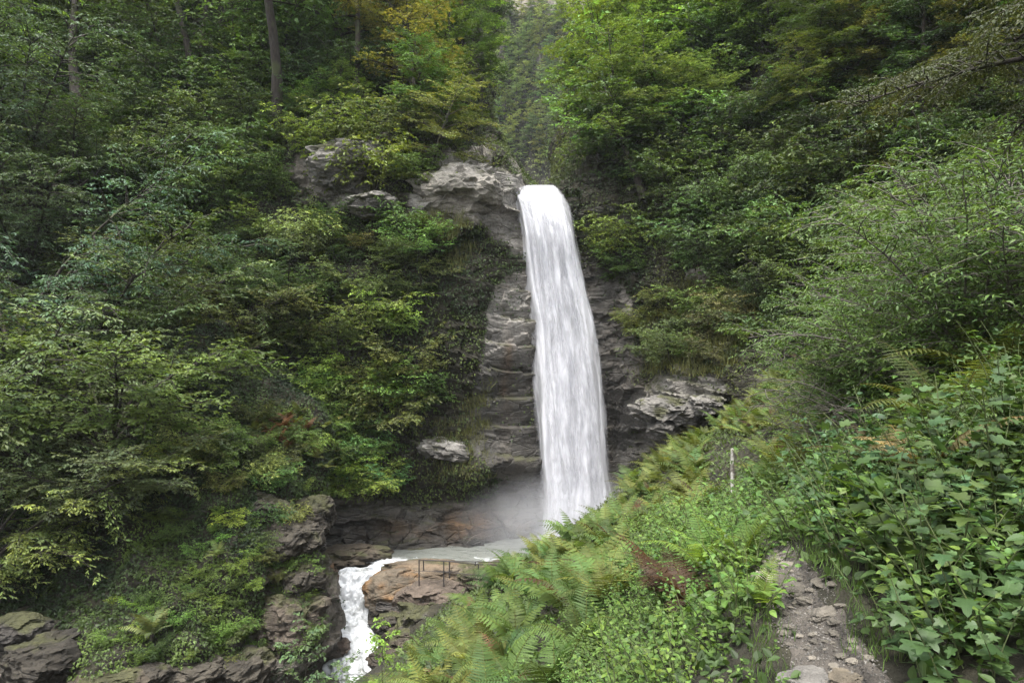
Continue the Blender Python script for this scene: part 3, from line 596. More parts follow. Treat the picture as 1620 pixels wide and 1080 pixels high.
def tints(rng, n, k, grp=None, amp=0.22, hue=0.055):
    v = np.exp(rng.normal(0, amp, n)); h = rng.normal(0, hue, n)
    if grp is not None:
        gv = np.exp(rng.normal(0, amp * 0.7, grp.max() + 1))[grp]; gh = rng.normal(0, hue, grp.max() + 1)[grp]; v = v * gv; h = h + gh
    c = np.stack([v * (1 + h), v * (1 + 0.2 * h), v * (1 - 0.6 * h)], 1)
    return np.repeat(np.clip(c, 0.25, 2.6), k, 0)
UP = np.array([0, 0, 1.0])
def curve(base, az, el0, el1, L, n, rng, wob=0.12):
    t = np.linspace(0, 1, n); el = el0 + (el1 - el0) * t; a = az + np.cumsum(rng.normal(0, wob, n)) * 0.5
    st = np.stack([np.cos(el) * np.cos(a), np.cos(el) * np.sin(a), np.sin(el)], 1) * (L / (n - 1))
    p = np.cumsum(st, 0); return np.concatenate([[base], base + p[:-1]])
def along(p, t):
    x = t * (len(p) - 1); i = np.minimum(x.astype(int), len(p) - 2); f = (x - i)[:, None]
    return p[i] * (1 - f) + p[i + 1] * f, norm(p[i + 1] - p[i])
def spray_leaves(rng, bp, bl, acc, leaf, dens, droop, flat, gid, tw=0.36):
    nt = max(3, int(bl * 7 * dens)); t = np.linspace(0.12, 1, nt) + rng.normal(0, 0.02, nt); t = np.clip(t, 0, 0.999)
    b, d = along(bp, t); sgn = np.where(np.arange(nt) % 2, 1.0, -1.0)
    side = norm(np.cross(d, UP)) * sgn[:, None]; ang = rng.normal(0.85, 0.2, nt)[:, None]
    td = norm(d * np.cos(ang) + side * np.sin(ang) + rng.normal(0, 0.16, (nt, 3)) + UP * rng.normal(0.02, 0.12, nt)[:, None])
    tl = tw * (1 - 0.45 * t) * rng.uniform(0.6, 1.25, nt)
    nl = 7; s = np.linspace(0.15, 1, nl)
    pos = b[:, None] + td[:, None] * (tl[:, None] * s[None])[..., None]; pos[..., 2] -= droop * (tl[:, None] * s[None]) ** 2 * 1.4
    sg = np.where(np.arange(nl) % 2, 1.0, -1.0)[None, :, None]; tside = norm(np.cross(td, UP))[:, None]
    ld = td[:, None] * 0.7 + tside * sg * 0.75 + rng.normal(0, 0.25, (nt, nl, 3)); ld[..., 2] -= droop * rng.uniform(0.1, 0.9, (nt, nl))
    nr = UP + rng.normal(0, 1 - flat, (nt, nl, 3))
    acc['p'].append(pos.reshape(-1, 3)); acc['d'].append(ld.reshape(-1, 3)); acc['n'].append(nr.reshape(-1, 3)); acc['s'].append(leaf * rng.uniform(0.6, 1.2, nt * nl)); acc['g'].append(np.full(nt * nl, gid))
def grow(seed, H, spread, tr, nlimb, first=0.3, leaf=0.13, tpl='lo', stems=1, flat=0.62, droop=0.35, dens=1.0, el=(0.15, 1.0), lean=0.0, bdens=4.0, wid=1.0, bare=0.0, topel=None, sidesub=True):
    rng = np.random.default_rng(seed); w = MB(); acc = dict(p=[], d=[], n=[], s=[], g=[]); gid = 0
    limbs = []
    if stems == 1:
        tp = curve(np.zeros(3), rng.uniform(0, 6.3), R(90) - lean, R(88) - lean * 0.6, H, 9, rng, 0.5)
        rad = tr * (1 - 0.86 * np.linspace(0, 1, 9)) ; rad[0] *= 1.35; tp[0, 2] -= 0.5
        w.tube(tp, rad, 8)
        for i in range(nlimb):
            t = first + (0.98 - first) * ((i + rng.random()) / nlimb); b, _ = along(tp, np.array([t])); q = (t - first) / (1 - first)
            L = spread * (1 - 0.72 * q ** 1.8) * rng.uniform(0.6, 1.15) * (0.65 + 0.35 * min(1, q * 5)); e0 = el[0] + (el[1] - el[0]) * q + rng.normal(0, 0.12)
            limbs.append((b[0], i * 2.399 + rng.normal(0, 0.35), e0, e0 - rng.uniform(0.3, 0.9), L, tr * (1 - 0.8 * t) * 0.5))
    else:
        for i in range(stems):
            e0 = rng.uniform(0.75, 1.45); L = H * rng.uniform(0.65, 1.1)
            limbs.append((np.array([rng.normal(0, .08), rng.normal(0, .08), -0.25]), i * 2.399 + rng.normal(0, 0.4), e0, e0 - rng.uniform(0.5, 1.3), L, tr))
    for (b, az, e0, e1, L, r) in limbs:
        lp = curve(b, az, e0, e1, L, 8, rng, 0.13); w.tube(lp, np.maximum(r * (1 - 0.9 * np.linspace(0, 1, 8)), 0.006), 5)
        nb = max(4, int(L * bdens)); ts = np.linspace(0.22, 0.98, nb)
        for j, t in enumerate(ts):
            if rng.random() < bare: continue
            p0, d0 = along(lp, np.array([min(t + rng.normal(0, 0.02), 0.99)])); sgn = 1 if j % 2 else -1
            baz = math.atan2(d0[0][1], d0[0][0]) + sgn * rng.normal(0.95, 0.25) * (1 if t < 0.93 else 0.3)
            bl = max(0.22, 0.5 * L * (1 - 0.65 * t) * rng.uniform(0.55, 1.2))
            bl = min(bl, spread * 0.5 + 0.3)
            be = rng.normal(0.22, 0.18) if stems == 1 else rng.normal(0.35, 0.35)
            bp = curve(p0[0], baz, be, be - droop * rng.uniform(0.6, 1.6), bl, 5, rng, 0.2)
            w.tube(bp, np.maximum(r * 0.32 * (1 - 0.85 * np.linspace(0, 1, 5)), 0.004), 3)
            spray_leaves(rng, bp, bl, acc, leaf, dens, droop, flat, gid); gid += 1
    a = {k: np.concatenate(v) for k, v in acc.items()}
    V, T, k = leaves_geo(a['p'], a['d'], a['n'], a['s'], tpl, wid, 0.12)
    return w.mesh('wood', M['wood']), mk_mesh('leaves', V, T, M['leaf'], cols={'lcol': tints(rng, len(a['p']), k, a['g'])}, smooth=False), len(a['p'])
def thing(name, loc, rotz=0, scale=1.0, rot=None, **props):
    return put(name, None, loc=loc, rot=rot if rot is not None else (0, 0, rotz), scale=scale, **props)
rnd = random.Random(4)
def plant_tree(proto, loc, scale, rotz, color, name, label, cat, group=None, tilt=(0, 0), sq=(1, 1, 1), wood=None, parts=('trunk', 'crown'), mat=None):
    t = thing(name, loc, rot=(tilt[0], tilt[1], rotz), scale=(scale * sq[0], scale * sq[1], scale * sq[2]), label=label, category=cat, group=group)
    a = put(parts[0], proto[0], t); b = put(parts[1], proto[1], t, color=color)
    if wood: a.material_slots[0].link = 'OBJECT'; a.material_slots[0].material = M[wood]
    if mat: b.material_slots[0].link = 'OBJECT'; b.material_slots[0].material = M[mat]
    return t
# prototypes (heights in metres at scale 1)
TREE = [grow(11, 9.5, 3.8, 0.17, 26, 0.20, 0.14, 'lo', droop=0.3, bdens=5.5, dens=1.35), grow(12, 8.5, 4.0, 0.15, 24, 0.20, 0.14, 'lo', droop=0.45, lean=0.15, bdens=5.5, dens=1.35),
        grow(13, 10.5, 3.4, 0.19, 28, 0.22, 0.135, 'lo', droop=0.25, bdens=5.5, dens=1.35), grow(14, 7.0, 3.6, 0.12, 20, 0.22, 0.125, 'lo', droop=0.3, lean=0.25, flat=0.72, bdens=5.5, dens=1.35)]
OPEN = [grow(15, 7.5, 4.2, 0.2, 13, 0.38, 0.13, 'lo', droop=0.3, bdens=4.5, dens=1.1, lean=0.4, el=(0.3, 1.0)), grow(16, 8.5, 4.0, 0.18, 14, 0.4, 0.13, 'lo', droop=0.3, bdens=4.5, dens=1.1, lean=0.2, el=(0.3, 1.0))]
TALL = [grow(21, 15, 4.6, 0.30, 24, 0.36, 0.17, 'lo', droop=0.4, bdens=4.5, dens=1.1), grow(22, 14, 5.0, 0.27, 22, 0.33, 0.17, 'lo', droop=0.5, lean=0.1, bdens=4.5, dens=1.1)]
BANK = [None, grow(62, 5.5, 3.4, 0.06, 0, leaf=0.12, stems=11, droop=0.4, flat=0.68, bdens=5.2, dens=1.1), grow(63, 6.2, 3.0, 0.06, 0, leaf=0.11, stems=11, droop=0.7, flat=0.58, bdens=5.2, dens=1.1, wid=0.75)]
SHRUB = [grow(31, 2.3, 1.6, 0.03, 0, leaf=0.10, stems=13, dens=1.25, droop=0.5, flat=0.55, bdens=7), grow(32, 2.0, 1.6, 0.025, 0, leaf=0.09, stems=14, dens=1.3, droop=0.6, flat=0.5, bdens=7),
         grow(33, 2.7, 1.5, 0.03, 0, leaf=0.10, stems=11, dens=1.25, droop=0.4, flat=0.6, bdens=7), grow(34, 1.5, 1.4, 0.02, 0, leaf=0.085, stems=14, dens=1.4, droop=0.7, flat=0.45, bdens=8)]
FAR = [grow(41, 10, 3.8, 0.2, 20, 0.12, 0.26, 'lo', droop=0.3, bdens=3.4, dens=1.0), grow(42, 12, 3.4, 0.2, 22, 0.12, 0.26, 'lo', droop=0.3, bdens=3.4, dens=1.0)]
SAPL = [grow(51, 3.4, 1.3, 0.03, 12, 0.2, 0.12, 'mid', droop=0.35, dens=0.7, bdens=4, flat=0.68), grow(52, 4.0, 1.6, 0.035, 13, 0.25, 0.12, 'mid', droop=0.3, dens=0.7, bdens=4, flat=0.72)]
for nm in ('TREE', 'TALL', 'SHRUB', 'FAR', 'SAPL', 'BANK'): print(nm, [p[2] for p in globals()[nm] if p])
# ================================================================= VEGETATION OF THE GORGE SIDES
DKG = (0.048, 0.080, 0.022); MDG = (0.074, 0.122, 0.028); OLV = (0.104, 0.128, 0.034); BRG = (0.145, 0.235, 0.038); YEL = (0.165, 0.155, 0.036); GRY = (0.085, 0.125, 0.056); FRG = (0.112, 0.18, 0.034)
def vary(c, a=0.14):
    k = math.exp(rnd.gauss(0, a)); h = rnd.gauss(0, 0.07); return (c[0] * k * (1 + h), c[1] * k, c[2] * k * (1 - h))
ALLW = ['cliff_left', 'cliff_right', 'stream_bank']
def tree_at(names, proto, px, py, hpx, color, label, name='tree', cat='tree', group=None, wood=None, tilt=0.0, sink=0.2, sq=(1, 1, 1), H=None, out=0.0):
    p, n = hit(names, px, py); H = H or {id(x): h for x, h in zip(OPEN + TREE + TALL + SHRUB + FAR + SAPL + BANK, [7.5, 8.5, 9.5, 8.5, 10.5, 7, 15, 14, 2.0, 1.8, 2.4, 1.3, 10, 12, 3.4, 4.0, 11, 4.6, 5.0])}[id(proto)]
    sc = hpx / F * p[1] / H
    q = Vector(p) + Vector((n[0], min(n[1], 0), 0)) * out - Vector((0, 0, sink))
    # trees on a slope lean out from it a little, towards the light
    tx = R(90) * 0; lean = 0.10 + tilt
    return plant_tree(proto, q, sc, rnd.uniform(0, 6.28), vary(color), name, label, cat, group, (lean * (-n[1]) * 0.8, lean * n[0] * 0.8), sq, wood, ('trunk', 'crown') if cat != 'shrub' else ('stems', 'foliage'))
def poisson(names, polys, step, avoid=()):
    pts = []
    for poly in polys:
        a = np.array(poly); x0, y0 = a.min(0); x1, y1 = a.max(0); y = y0
        while y < y1:
            x = x0 + rnd.uniform(0, step)
            while x < x1:
                q = (x + rnd.uniform(-.4, .4) * step, y + rnd.uniform(-.4, .4) * step)
                if inpoly(np.array([q[0]]), np.array([q[1]]), poly)[0] and not (avoid and inany(np.array([q[0]]), np.array([q[1]]), avoid)[0]): pts.append(q)
                x += step
            y += step * 0.8
    return pts
CNAME = {DKG: 'dark green', MDG: 'mid green', OLV: 'olive', BRG: 'bright green', FRG: 'fresh green', GRY: 'grey green'}
def scatter(names, polys, step, protos, hr, cols, label, name, cat, group, **k):
    pts = poisson(names, polys, step, k.pop('avoid', ()))
    for (x, y) in pts:
        h = rnd.uniform(*hr) * math.exp(rnd.gauss(0, 0.12)); c = rnd.choice(cols); f = (h - hr[0]) / (hr[1] - hr[0])
        lab = ('small ' if f < 0.33 else 'tall ' if f > 0.67 else '') + CNAME.get(c, 'pale green') + ' ' + label
        lab = near_label(lab, hit(names, x, y)[0])
        tree_at(names, rnd.choice(protos), x, y, h, vary(c, 0.2 if cat == 'shrub' else 0.1), lab, name, cat, group, **k)
    return len(pts)
LC, RC, BK = ['cliff_left'], ['cliff_right'], ['stream_bank']
# --- far valley
cnt = 0
for (poly, cols, lab, grp, nms) in (
    ([(765,25),(905,25),(890,150),(860,270),(800,275),(780,230)], [(0.17,0.25,0.09),(0.2,0.265,0.095),(0.15,0.225,0.085)], 'haze-tinted tree on the distant head of the valley', 'trees on the distant valley head', ['far_hillside']),):  # distance haze painted in: leaf colours lightened instead of thickening the air
    cnt += scatter(nms, [poly], 21, FAR, (38, 60), cols, lab, 'tree', 'tree', grp)
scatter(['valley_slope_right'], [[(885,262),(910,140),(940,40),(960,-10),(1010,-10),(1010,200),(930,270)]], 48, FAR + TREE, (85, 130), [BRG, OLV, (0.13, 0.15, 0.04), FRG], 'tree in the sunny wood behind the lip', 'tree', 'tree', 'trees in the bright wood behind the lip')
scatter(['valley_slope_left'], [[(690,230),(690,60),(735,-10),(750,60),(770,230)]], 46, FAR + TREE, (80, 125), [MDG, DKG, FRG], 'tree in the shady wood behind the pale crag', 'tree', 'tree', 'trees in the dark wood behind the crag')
# --- upper left forest
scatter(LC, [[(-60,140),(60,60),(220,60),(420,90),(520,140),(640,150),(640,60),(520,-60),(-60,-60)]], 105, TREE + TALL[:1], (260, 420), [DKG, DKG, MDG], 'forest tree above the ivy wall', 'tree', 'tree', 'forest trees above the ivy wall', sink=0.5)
for (px, py, h, c, lab) in ((122, 120, 560, DKG, 'thick trunked forest tree with mossy bark above the walnut leaved tree'), (372, 100, 520, DKG, 'stout dark trunked forest tree standing in the deep shade of the slope'), (462, 145, 600, MDG, 'twin limbed dark trunk with spreading layered branches above the vine draped crag'),
                            (315, 85, 480, DKG, 'slender pale trunked forest tree in the shade of the slope'), (548, 130, 520, DKG, 'straight grey trunked tree between the crag and the yellowing tree')):
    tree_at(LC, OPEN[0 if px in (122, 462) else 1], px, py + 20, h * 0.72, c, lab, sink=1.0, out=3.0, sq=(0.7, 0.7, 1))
tree_at(LC, OPEN[1], 640, 215, 285, YEL, 'tree with yellowing autumn leaves at the cliff top', sq=(1.15, 1.15, 1), sink=0.3)
tree_at(LC, TREE[2], 625, 160, 240, (0.15, 0.15, 0.035), 'olive yellow tree beside the autumn coloured one')
tree_at(LC, TREE[3], 665, 290, 190, OLV, 'olive tree leaning over the crag edge below the yellowing tree', tilt=0.2)
tree_at(LC, TREE[3], 690, 250, 150, (0.12, 0.16, 0.04), 'small light green tree on the crag beside the waterfall', tilt=0.2)
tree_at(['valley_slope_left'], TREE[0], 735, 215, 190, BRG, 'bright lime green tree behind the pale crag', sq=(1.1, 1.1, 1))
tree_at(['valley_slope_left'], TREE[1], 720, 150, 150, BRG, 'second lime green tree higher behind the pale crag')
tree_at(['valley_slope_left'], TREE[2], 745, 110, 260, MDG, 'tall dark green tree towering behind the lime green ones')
scatter(LC, [[(470,215),(600,195),(690,240),(650,290),(600,300),(480,235)]], 46, SHRUB + SAPL, (60, 120), [FRG, OLV, MDG], 'shrub crowning the grey crag', 'shrub', 'shrub', 'shrubs crowning the grey crag')
for (x, y, h) in ((500, 195, 85), (545, 190, 95), (460, 205, 80), (585, 205, 85), (430, 250, 70)):
    tree_at(LC, TREE[3], x, y, h, FRG, 'small layered tree with light green tiers on the crag top', group='small tiered trees on the crag top')
scatter(LC, [[(-60,200),(130,150),(420,170),(470,190),(640,170),(640,90),(520,40),(-60,40)]], 58, SHRUB + SAPL, (70, 130), [DKG, MDG, MDG], 'understory sapling on the forest slope', 'sapling', 'sapling', 'understory of the forest slope')
scatter(LC, [[(-60,60),(640,60),(640,-40),(-60,-40)]], 85, [TREE[3], TREE[1]], (120, 190), [DKG, MDG, FRG], 'young layered tree under the tall forest trees', 'tree', 'tree', 'young trees under the tall forest')
scatter(LC, [[(640,235),(660,60),(700,-40),(735,-40),(740,150),(760,240)]], 44, TREE, (110, 180), [BRG, FRG, MDG], 'tree on the steep side behind the pale crag', 'tree', 'tree', 'trees on the steep side behind the crag')
scatter(RC, [[(925,285),(975,90),(1020,-30),(1280,-30),(1200,120),(1000,240)]], 52, SHRUB + [TREE[3]], (80, 140), [BRG, FRG, FRG, MDG], 'young tree in the bright wood', 'sapling', 'sapling', 'young trees in the bright wood')
# --- ivy wall and thicket of the left side
avoidL = ROCK_POLYS
scatter(LC, [[(130,330),(130,180),(250,130),(420,170),(440,330),(330,360)]], 44, SHRUB, (60, 105), [DKG, DKG, MDG], 'bush on the shaded wall', 'shrub', 'shrub', 'dark bushes on the shaded wall', avoid=avoidL)
scatter(LC, [[(170,560),(190,350),(360,360),(460,360),(630,345),(680,370),(700,430),(680,490),(630,560),(420,600),(420,520)]], 44, SHRUB, (30, 84), [MDG, OLV, OLV, FRG, MDG], 'leafy bush in the cliff thicket', 'shrub', 'shrub', 'bushes in the cliff thicket', avoid=avoidL)
scatter(LC, [[(560,600),(650,560),(670,640),(600,680),(560,660)]], 34, SHRUB, (55, 80), [FRG, OLV], 'bush hanging on the ivy face over the pool', 'shrub', 'shrub', 'light bushes over the pool', avoid=avoidL)
scatter(LC, [[(400,640),(560,560),(580,660),(640,770),(520,790),(440,720)]], 34, SHRUB, (32, 56), [MDG, FRG, BRG], 'low bush among ferns at the foot of the ivy face', 'shrub', 'shrub', 'low bushes at the ivy face foot', avoid=avoidL)
tree_at(LC, BANK[2], 300, 600, 190, OLV, 'olive green rounded tree in the middle of the thicket')
tree_at(LC, BANK[1], 390, 570, 150, (0.10, 0.115, 0.036), 'dull olive tree beside the rounded one in the thicket')
tree_at(LC, BANK[1], 230, 500, 150, OLV, 'olive tree higher up beside the rounded one in the thicket')
tree_at(LC, BANK[2], 460, 480, 120, MDG, 'small mid green tree under the stepped ledge')
tree_at(LC, BANK[1], 640, 430, 70, DKG, 'dark leaved tree clinging to the cliff below the pale crag')
tree_at(LC, BANK[1], 598, 645, 80, FRG, 'bushy light green tree standing out from the ivy face')
# --- right side
scatter(RC, [[(985,330),(995,270),(1000,420),(1010,470),(980,430),(955,380)]], 36, SHRUB, (50, 85), [FRG, MDG, MDG], 'bush beside the top of the waterfall', 'shrub', 'shrub', 'bushes beside the top of the fall', avoid=avoidL)
scatter(RC, [[(1000,470),(1100,470),(1230,480),(1180,560),(1100,590),(1010,590)]], 40, SHRUB, (36, 64), [OLV, MDG, (0.10, 0.10, 0.04)], 'low bush above the overhanging outcrop', 'shrub', 'shrub', 'low bushes above the outcrop', avoid=avoidL)
scatter(RC, [[(1000,300),(1100,200),(1300,150),(1450,200),(1330,420),(1230,480),(1100,460)]], 50, SHRUB, (60, 100), [DKG, MDG, DKG], 'bush on the shaded valley side', 'shrub', 'shrub', 'dark bushes on the shaded valley side')
scatter(RC, [[(945,250),(985,60),(1080,-40),(1240,-40),(1160,120),(1040,240),(950,290)]], 62, TREE, (150, 240), [BRG, FRG, FRG], 'tree on the steep valley side', 'tree', 'tree', 'bright trees on the valley side')
scatter(RC, [[(1200,100),(1280,-40),(1640,-60),(1640,180),(1480,220),(1340,200)]], 85, TREE, (200, 300), [OLV, MDG, DKG], 'drooping tree on the high valley side', 'tree', 'tree', 'drooping trees on the high valley side', sink=0.4)
for (px, py, h, pr, c, lab, sq) in (
    (958, 305, 190, OPEN[0], FRG, 'dark limbed tree leaning over the lip of the waterfall', (1.1, 1.1, 1)), (1095, 250, 190, TREE[3], (0.11, 0.17, 0.06), 'pale green tiered tree spreading above the dark hollow', (1.4, 1.4, .9)),
    (1140, 215, 150, TREE[3], (0.11, 0.17, 0.06), 'second pale tiered tree beside the spreading one', (1.4, 1.4, .9)), (1105, 320, 110, SAPL[1], FRG, 'thin pale stemmed sapling on the grassy rib', (1, 1, 1)),
    (1260, 360, 150, TREE[3], BRG, 'light green bushy tree lit against the dark slope', (1, 1, 1)), (1210, 400, 110, TREE[3], BRG, 'smaller light green tree below the lit one', (1, 1, 1)),
    (1290, 200, 150, TREE[3], (0.14, 0.17, 0.035), 'yellow green tree in front of the high dark slope', (1, 1, 1)), (1380, 330, 170, TREE[1], OLV, 'olive drooping tree above the willow leaved bush', (1, 1, 1)),
    (1020, 130, 230, OPEN[1], BRG, 'bright tree with a crooked dark trunk on the valley side', (1.1, 1.1, 1)), (1050, 170, 190, TREE[0], FRG, 'full crowned green tree above the tiered ones', (1.1, 1.1, 1)),
    (985, 210, 150, TREE[1], BRG, 'light crowned tree right above the leaning one', (1.1, 1.1, 1))):
    tree_at(RC, pr, px, py, h, c, lab, sq=sq, out=4.0 if pr in OPEN else 0.0)
scatter(RC, [[(1230,480),(1340,400),(1480,200),(1640,120),(1640,330),(1450,420),(1300,540)]], 58, SHRUB, (75, 125), [DKG, MDG, DKG], 'bush behind the willow leaved bush', 'shrub', 'shrub', 'dark bushes behind the willow leaved bush')
scatter(RC, [[(1240,140),(1340,-30),(1640,-60),(1640,120),(1480,220)]], 62, [TREE[3], TREE[1], TREE[0]], (150, 230), [OLV, MDG, DKG], 'hanging leafy tree high on the valley side', 'tree', 'tree', 'hanging trees of the upper valley side')
# --- near left: trees standing on the stream bank
for (px, py, h, pr, c, lab, sq) in (
    (50, 730, 310, BANK[2], GRY, 'grey green tree with long leaf sprays over the dark hollow', (1.2, 1.2, 1)),
    (175, 700, 230, BANK[1], MDG, 'green tree on the bank beside the grey leaved one', (1.2, 1.2, 1)), (190, 790, 150, BANK[1], GRY, 'low tree with pale tiered sprays above the ivy curtain', (1.3, 1.3, 1)),
    (-60, 930, 270, BANK[2], (0.10, 0.14, 0.04), 'light green tree with fine twigs reaching over the dark hollow', (1.2, 1.2, 1)),
    (20, 560, 330, BANK[2], GRY, 'pointed leaved grey tree rising behind the silvery one', (1, 1, 1)), (150, 560, 240, BANK[2], DKG, 'dark tree in the gap behind the grey leaved ones', (1.2, 1.2, 1))):
    tree_at(BK, pr, px, py, h, c, lab, sq=sq)
for (px, py, h, c, lab) in ((-30, 420, 300, GRY, 'large silvery tree with drooping pointed leaves beside the thicket'), (30, 300, 260, GRY, 'silvery tree above the large drooping one'), (70, 440, 200, (0.08, 0.115, 0.045), 'dull silver tree leaning from under the large drooping one'), (-20, 180, 260, FRG, 'leafy green tree above the silvery ones'), (110, 330, 180, MDG, 'mid green tree between the silvery trees and the ivy wall')):
    tree_at(LC, BANK[2 if h > 190 else 1], px, py, h, c, lab, out=1.5)
scatter(BK, [[(250,700),(400,640),(500,700),(480,780),(380,770),(300,760)]], 36, SHRUB, (30, 56), [MDG, FRG, OLV], 'leafy bush on top of the ivy bank', 'shrub', 'shrub', 'bushes on the ivy bank')
scatter(BK, [[(240,800),(400,790),(420,900),(390,1010),(200,1040),(120,1000),(220,900)]], 40, [SHRUB[3], SHRUB[1]], (16, 34), [MDG, FRG, BRG], 'leafy tuft growing out of the ivy curtain', 'shrub', 'shrub', 'leafy tufts in the ivy curtain')
scatter(BK, [[(400,800),(470,810),(500,900),(500,1000),(420,1040),(330,1060),(420,920)]], 28, [SHRUB[3]], (18, 36), [FRG, OLV, MDG], 'little plant in the stream bank rocks', 'shrub', 'shrub', 'little plants in the bank rocks')
# --- ivy, moss plants and low cover on the rock faces (nobody could count it)
def cover(name, surf, dens, maskfn, colfn, size, tpl, lift, label, cat, seed, lumps=0.9, down=0.8, clump=0.55):
    rng = np.random.default_rng(seed); s = SURF[surf]; V = s['V']; nr, nc = s['nr'], s['nc']; G = V.reshape(nr, nc, 3)
    a = G[:-1, :-1].reshape(-1, 3); b = G[:-1, 1:].reshape(-1, 3); c = G[1:, :-1].reshape(-1, 3); ar = np.linalg.norm(np.cross(b - a, c - a), axis=1)
    ctr = (a + b + c) / 3; px, py = proj(ctr)
    rk = s['rock'].reshape(nr, nc)[:-1, :-1].ravel()
    w = ar * np.clip(maskfn(px, py, ctr, rk), 0, 1) * ((px > -60) & (px < 1680) & (py > -60) & (py < 1140))
    n = rng.poisson(w * dens); i = np.repeat(np.arange(len(w)), n); m = len(i); u, v = rng.random((2, m, 1))
    p = a[i] + (b - a)[i] * u + (c - a)[i] * v
    nn = s['n'].reshape(nr, nc, 3)[:-1, :-1].reshape(-1, 3)[i]
    nn = np.where((nn * (-p)).sum(1, keepdims=True) < 0, -nn, nn)      # outer side faces the open gorge
    lf = lift * (0.25 + clump * np.clip(fbm(p * lumps, 3, seed) * 1.8 + 0.35, 0, 1.4)) * rng.random(m) ** 0.5
    p = p + nn * lf[:, None]
    nrm = nn * 0.7 + UP * 0.45 + rng.normal(0, 0.35, (m, 3)); d = np.cross(nn, np.cross(np.array([0, 0, -1.0]), nn)) * down + rng.normal(0, 0.55, (m, 3)) + nn * 0.25
    sz = size * rng.uniform(0.6, 1.25, m)
    Vv, T, k = leaves_geo(p, d, nrm, sz, tpl)
    col = colfn(p, rng, proj(p)) * np.exp(rng.normal(0, 0.2, (m, 1)))
    return put(name, mk_mesh(name, Vv, T, M['leaf'], cols={'lcol': np.repeat(col, k, 0)}, smooth=False), kind='stuff', label=label, category=cat)
def pick(p, cs, f, seed):
    t = np.clip(fbm(p * f, 4, seed) * 1.4 + 0.5, 0, 0.999) * (len(cs) - 1); i = t.astype(int); cs = np.array(cs); return cs[i] * (1 - (t - i)[:, None]) + cs[np.minimum(i + 1, len(cs) - 1)] * (t - i)[:, None]
def lmask(px, py, c, rk):
    base = np.clip(1 - rk * 1.2, 0, 1) * (0.45 + 0.8 * np.clip(fbm(c * 0.5, 3, 77) + 0.6, 0, 1)); up = np.where(py < 150, 0.5, 1.0)
    sparse = 0.13 * np.clip(fbm(c * 0.9, 3, 78) * 3, 0, 1) * rk * (py < 790)
    thin = np.where(inpoly(px, py, [(670,560),(755,540),(760,700),(670,690)]), 0.4, 1.0)
    return (base * up) * thin + sparse
cover('ivy', 'cliff_left', 62, lmask, lambda p, r, q: pick(p, [(0.03,0.05,0.018), (0.05,0.075,0.024), (0.085,0.115,0.032), (0.06,0.085,0.026)], 0.28, 81), 0.175, 'lo', 0.55, 'ivy and low leaves covering the cliff beside the waterfall', 'ivy', 91)
cover('ivy', 'cliff_right', 56, lmask, lambda p, r, q: pick(p, [(0.03,0.048,0.018), (0.05,0.07,0.024), (0.075,0.09,0.03)], 0.28, 82), 0.175, 'lo', 0.5, 'dark leaves covering the shaded valley side', 'ivy', 92)
cover('ivy', 'stream_bank', 290, lambda px, py, c, rk: np.clip(1 - rk * 1.25, 0, 1) * (0.75 + 0.4 * fbm(c * 0.6, 3, 79)) + 0.12 * rk * np.clip(fbm(c * 1.1, 3, 80) * 4 - 0.4, 0, 1), lambda p, r, q: pick(p, [(0.022,0.04,0.018), (0.03,0.052,0.02), (0.05,0.08,0.025), (0.085,0.13,0.03)], 0.35, 83), 0.12, 'ivy4', 0.30, 'dense small leaved ivy curtain over the stream bank', 'ivy', 93)
for nm, s in (('valley_slope_left', 94), ('valley_slope_right', 95), ('far_hillside', 96)):
    cover('undergrowth', nm, 5 if nm != 'far_hillside' else 1.6, lambda px, py, c, rk: np.clip(1 - rk * 1.3, 0, 1) * (px > 480) * (px < 1200), lambda p, r, q: pick(p, [(0.06,0.085,0.03), (0.09,0.12,0.04), (0.12,0.15,0.045)], 0.06, 84), 0.55 if nm != 'far_hillside' else 0.95, 'lo', 1.6, {'valley_slope_left': 'leafy undergrowth of the dark wood behind the crag', 'valley_slope_right': 'leafy undergrowth of the bright wood behind the lip', 'far_hillside': 'hazy scrub covering the distant valley head'}[nm], 'undergrowth', s, lumps=0.15)
# ================================================================= PATH, RAILING, POST
tt = np.linspace(0, 1, 240); pd = norm(np.gradient(_pc, axis=0)); ps = np.stack([pd[:, 1], -pd[:, 0]], 1)
na = 13; us = np.linspace(-1.12, 1.12, na); PV = []
for k in range(240):
    xy = _pc[k] + ps[k] * us[:, None] * _pw[k] * (1 + 0.1 * math.sin(k * 0.7)); PV.append(np.c_[xy, ground_z(xy) + 0.012 - 0.03 * (np.abs(us) > 1.0)])
PV = np.concatenate(PV)
pcol = np.array([0.112, 0.099, 0.085]) * (1 + 0.35 * fbm(PV * 3, 4, 31))[:, None]
path = put('path', mk_mesh('path', PV, grid_faces(240, na), M['rock'], cols={'rcol': pcol, 'wet': np.zeros(len(PV))}), kind='structure')
rng = np.random.default_rng(8)
STONE = []
for s in range(7):
    W, Fc = boulder_geo((1, 0.8, 0.45), 200 + s, 2, 1.25, 0.5)
    STONE.append(mk_mesh('stone', W, Fc, M['rock'], cols={'rcol': np.tile(GREY * np.array([1, .95, .86]) * (0.62 + 0.1 * s), (len(W), 1)), 'wet': np.zeros(len(W))}, smooth=False))
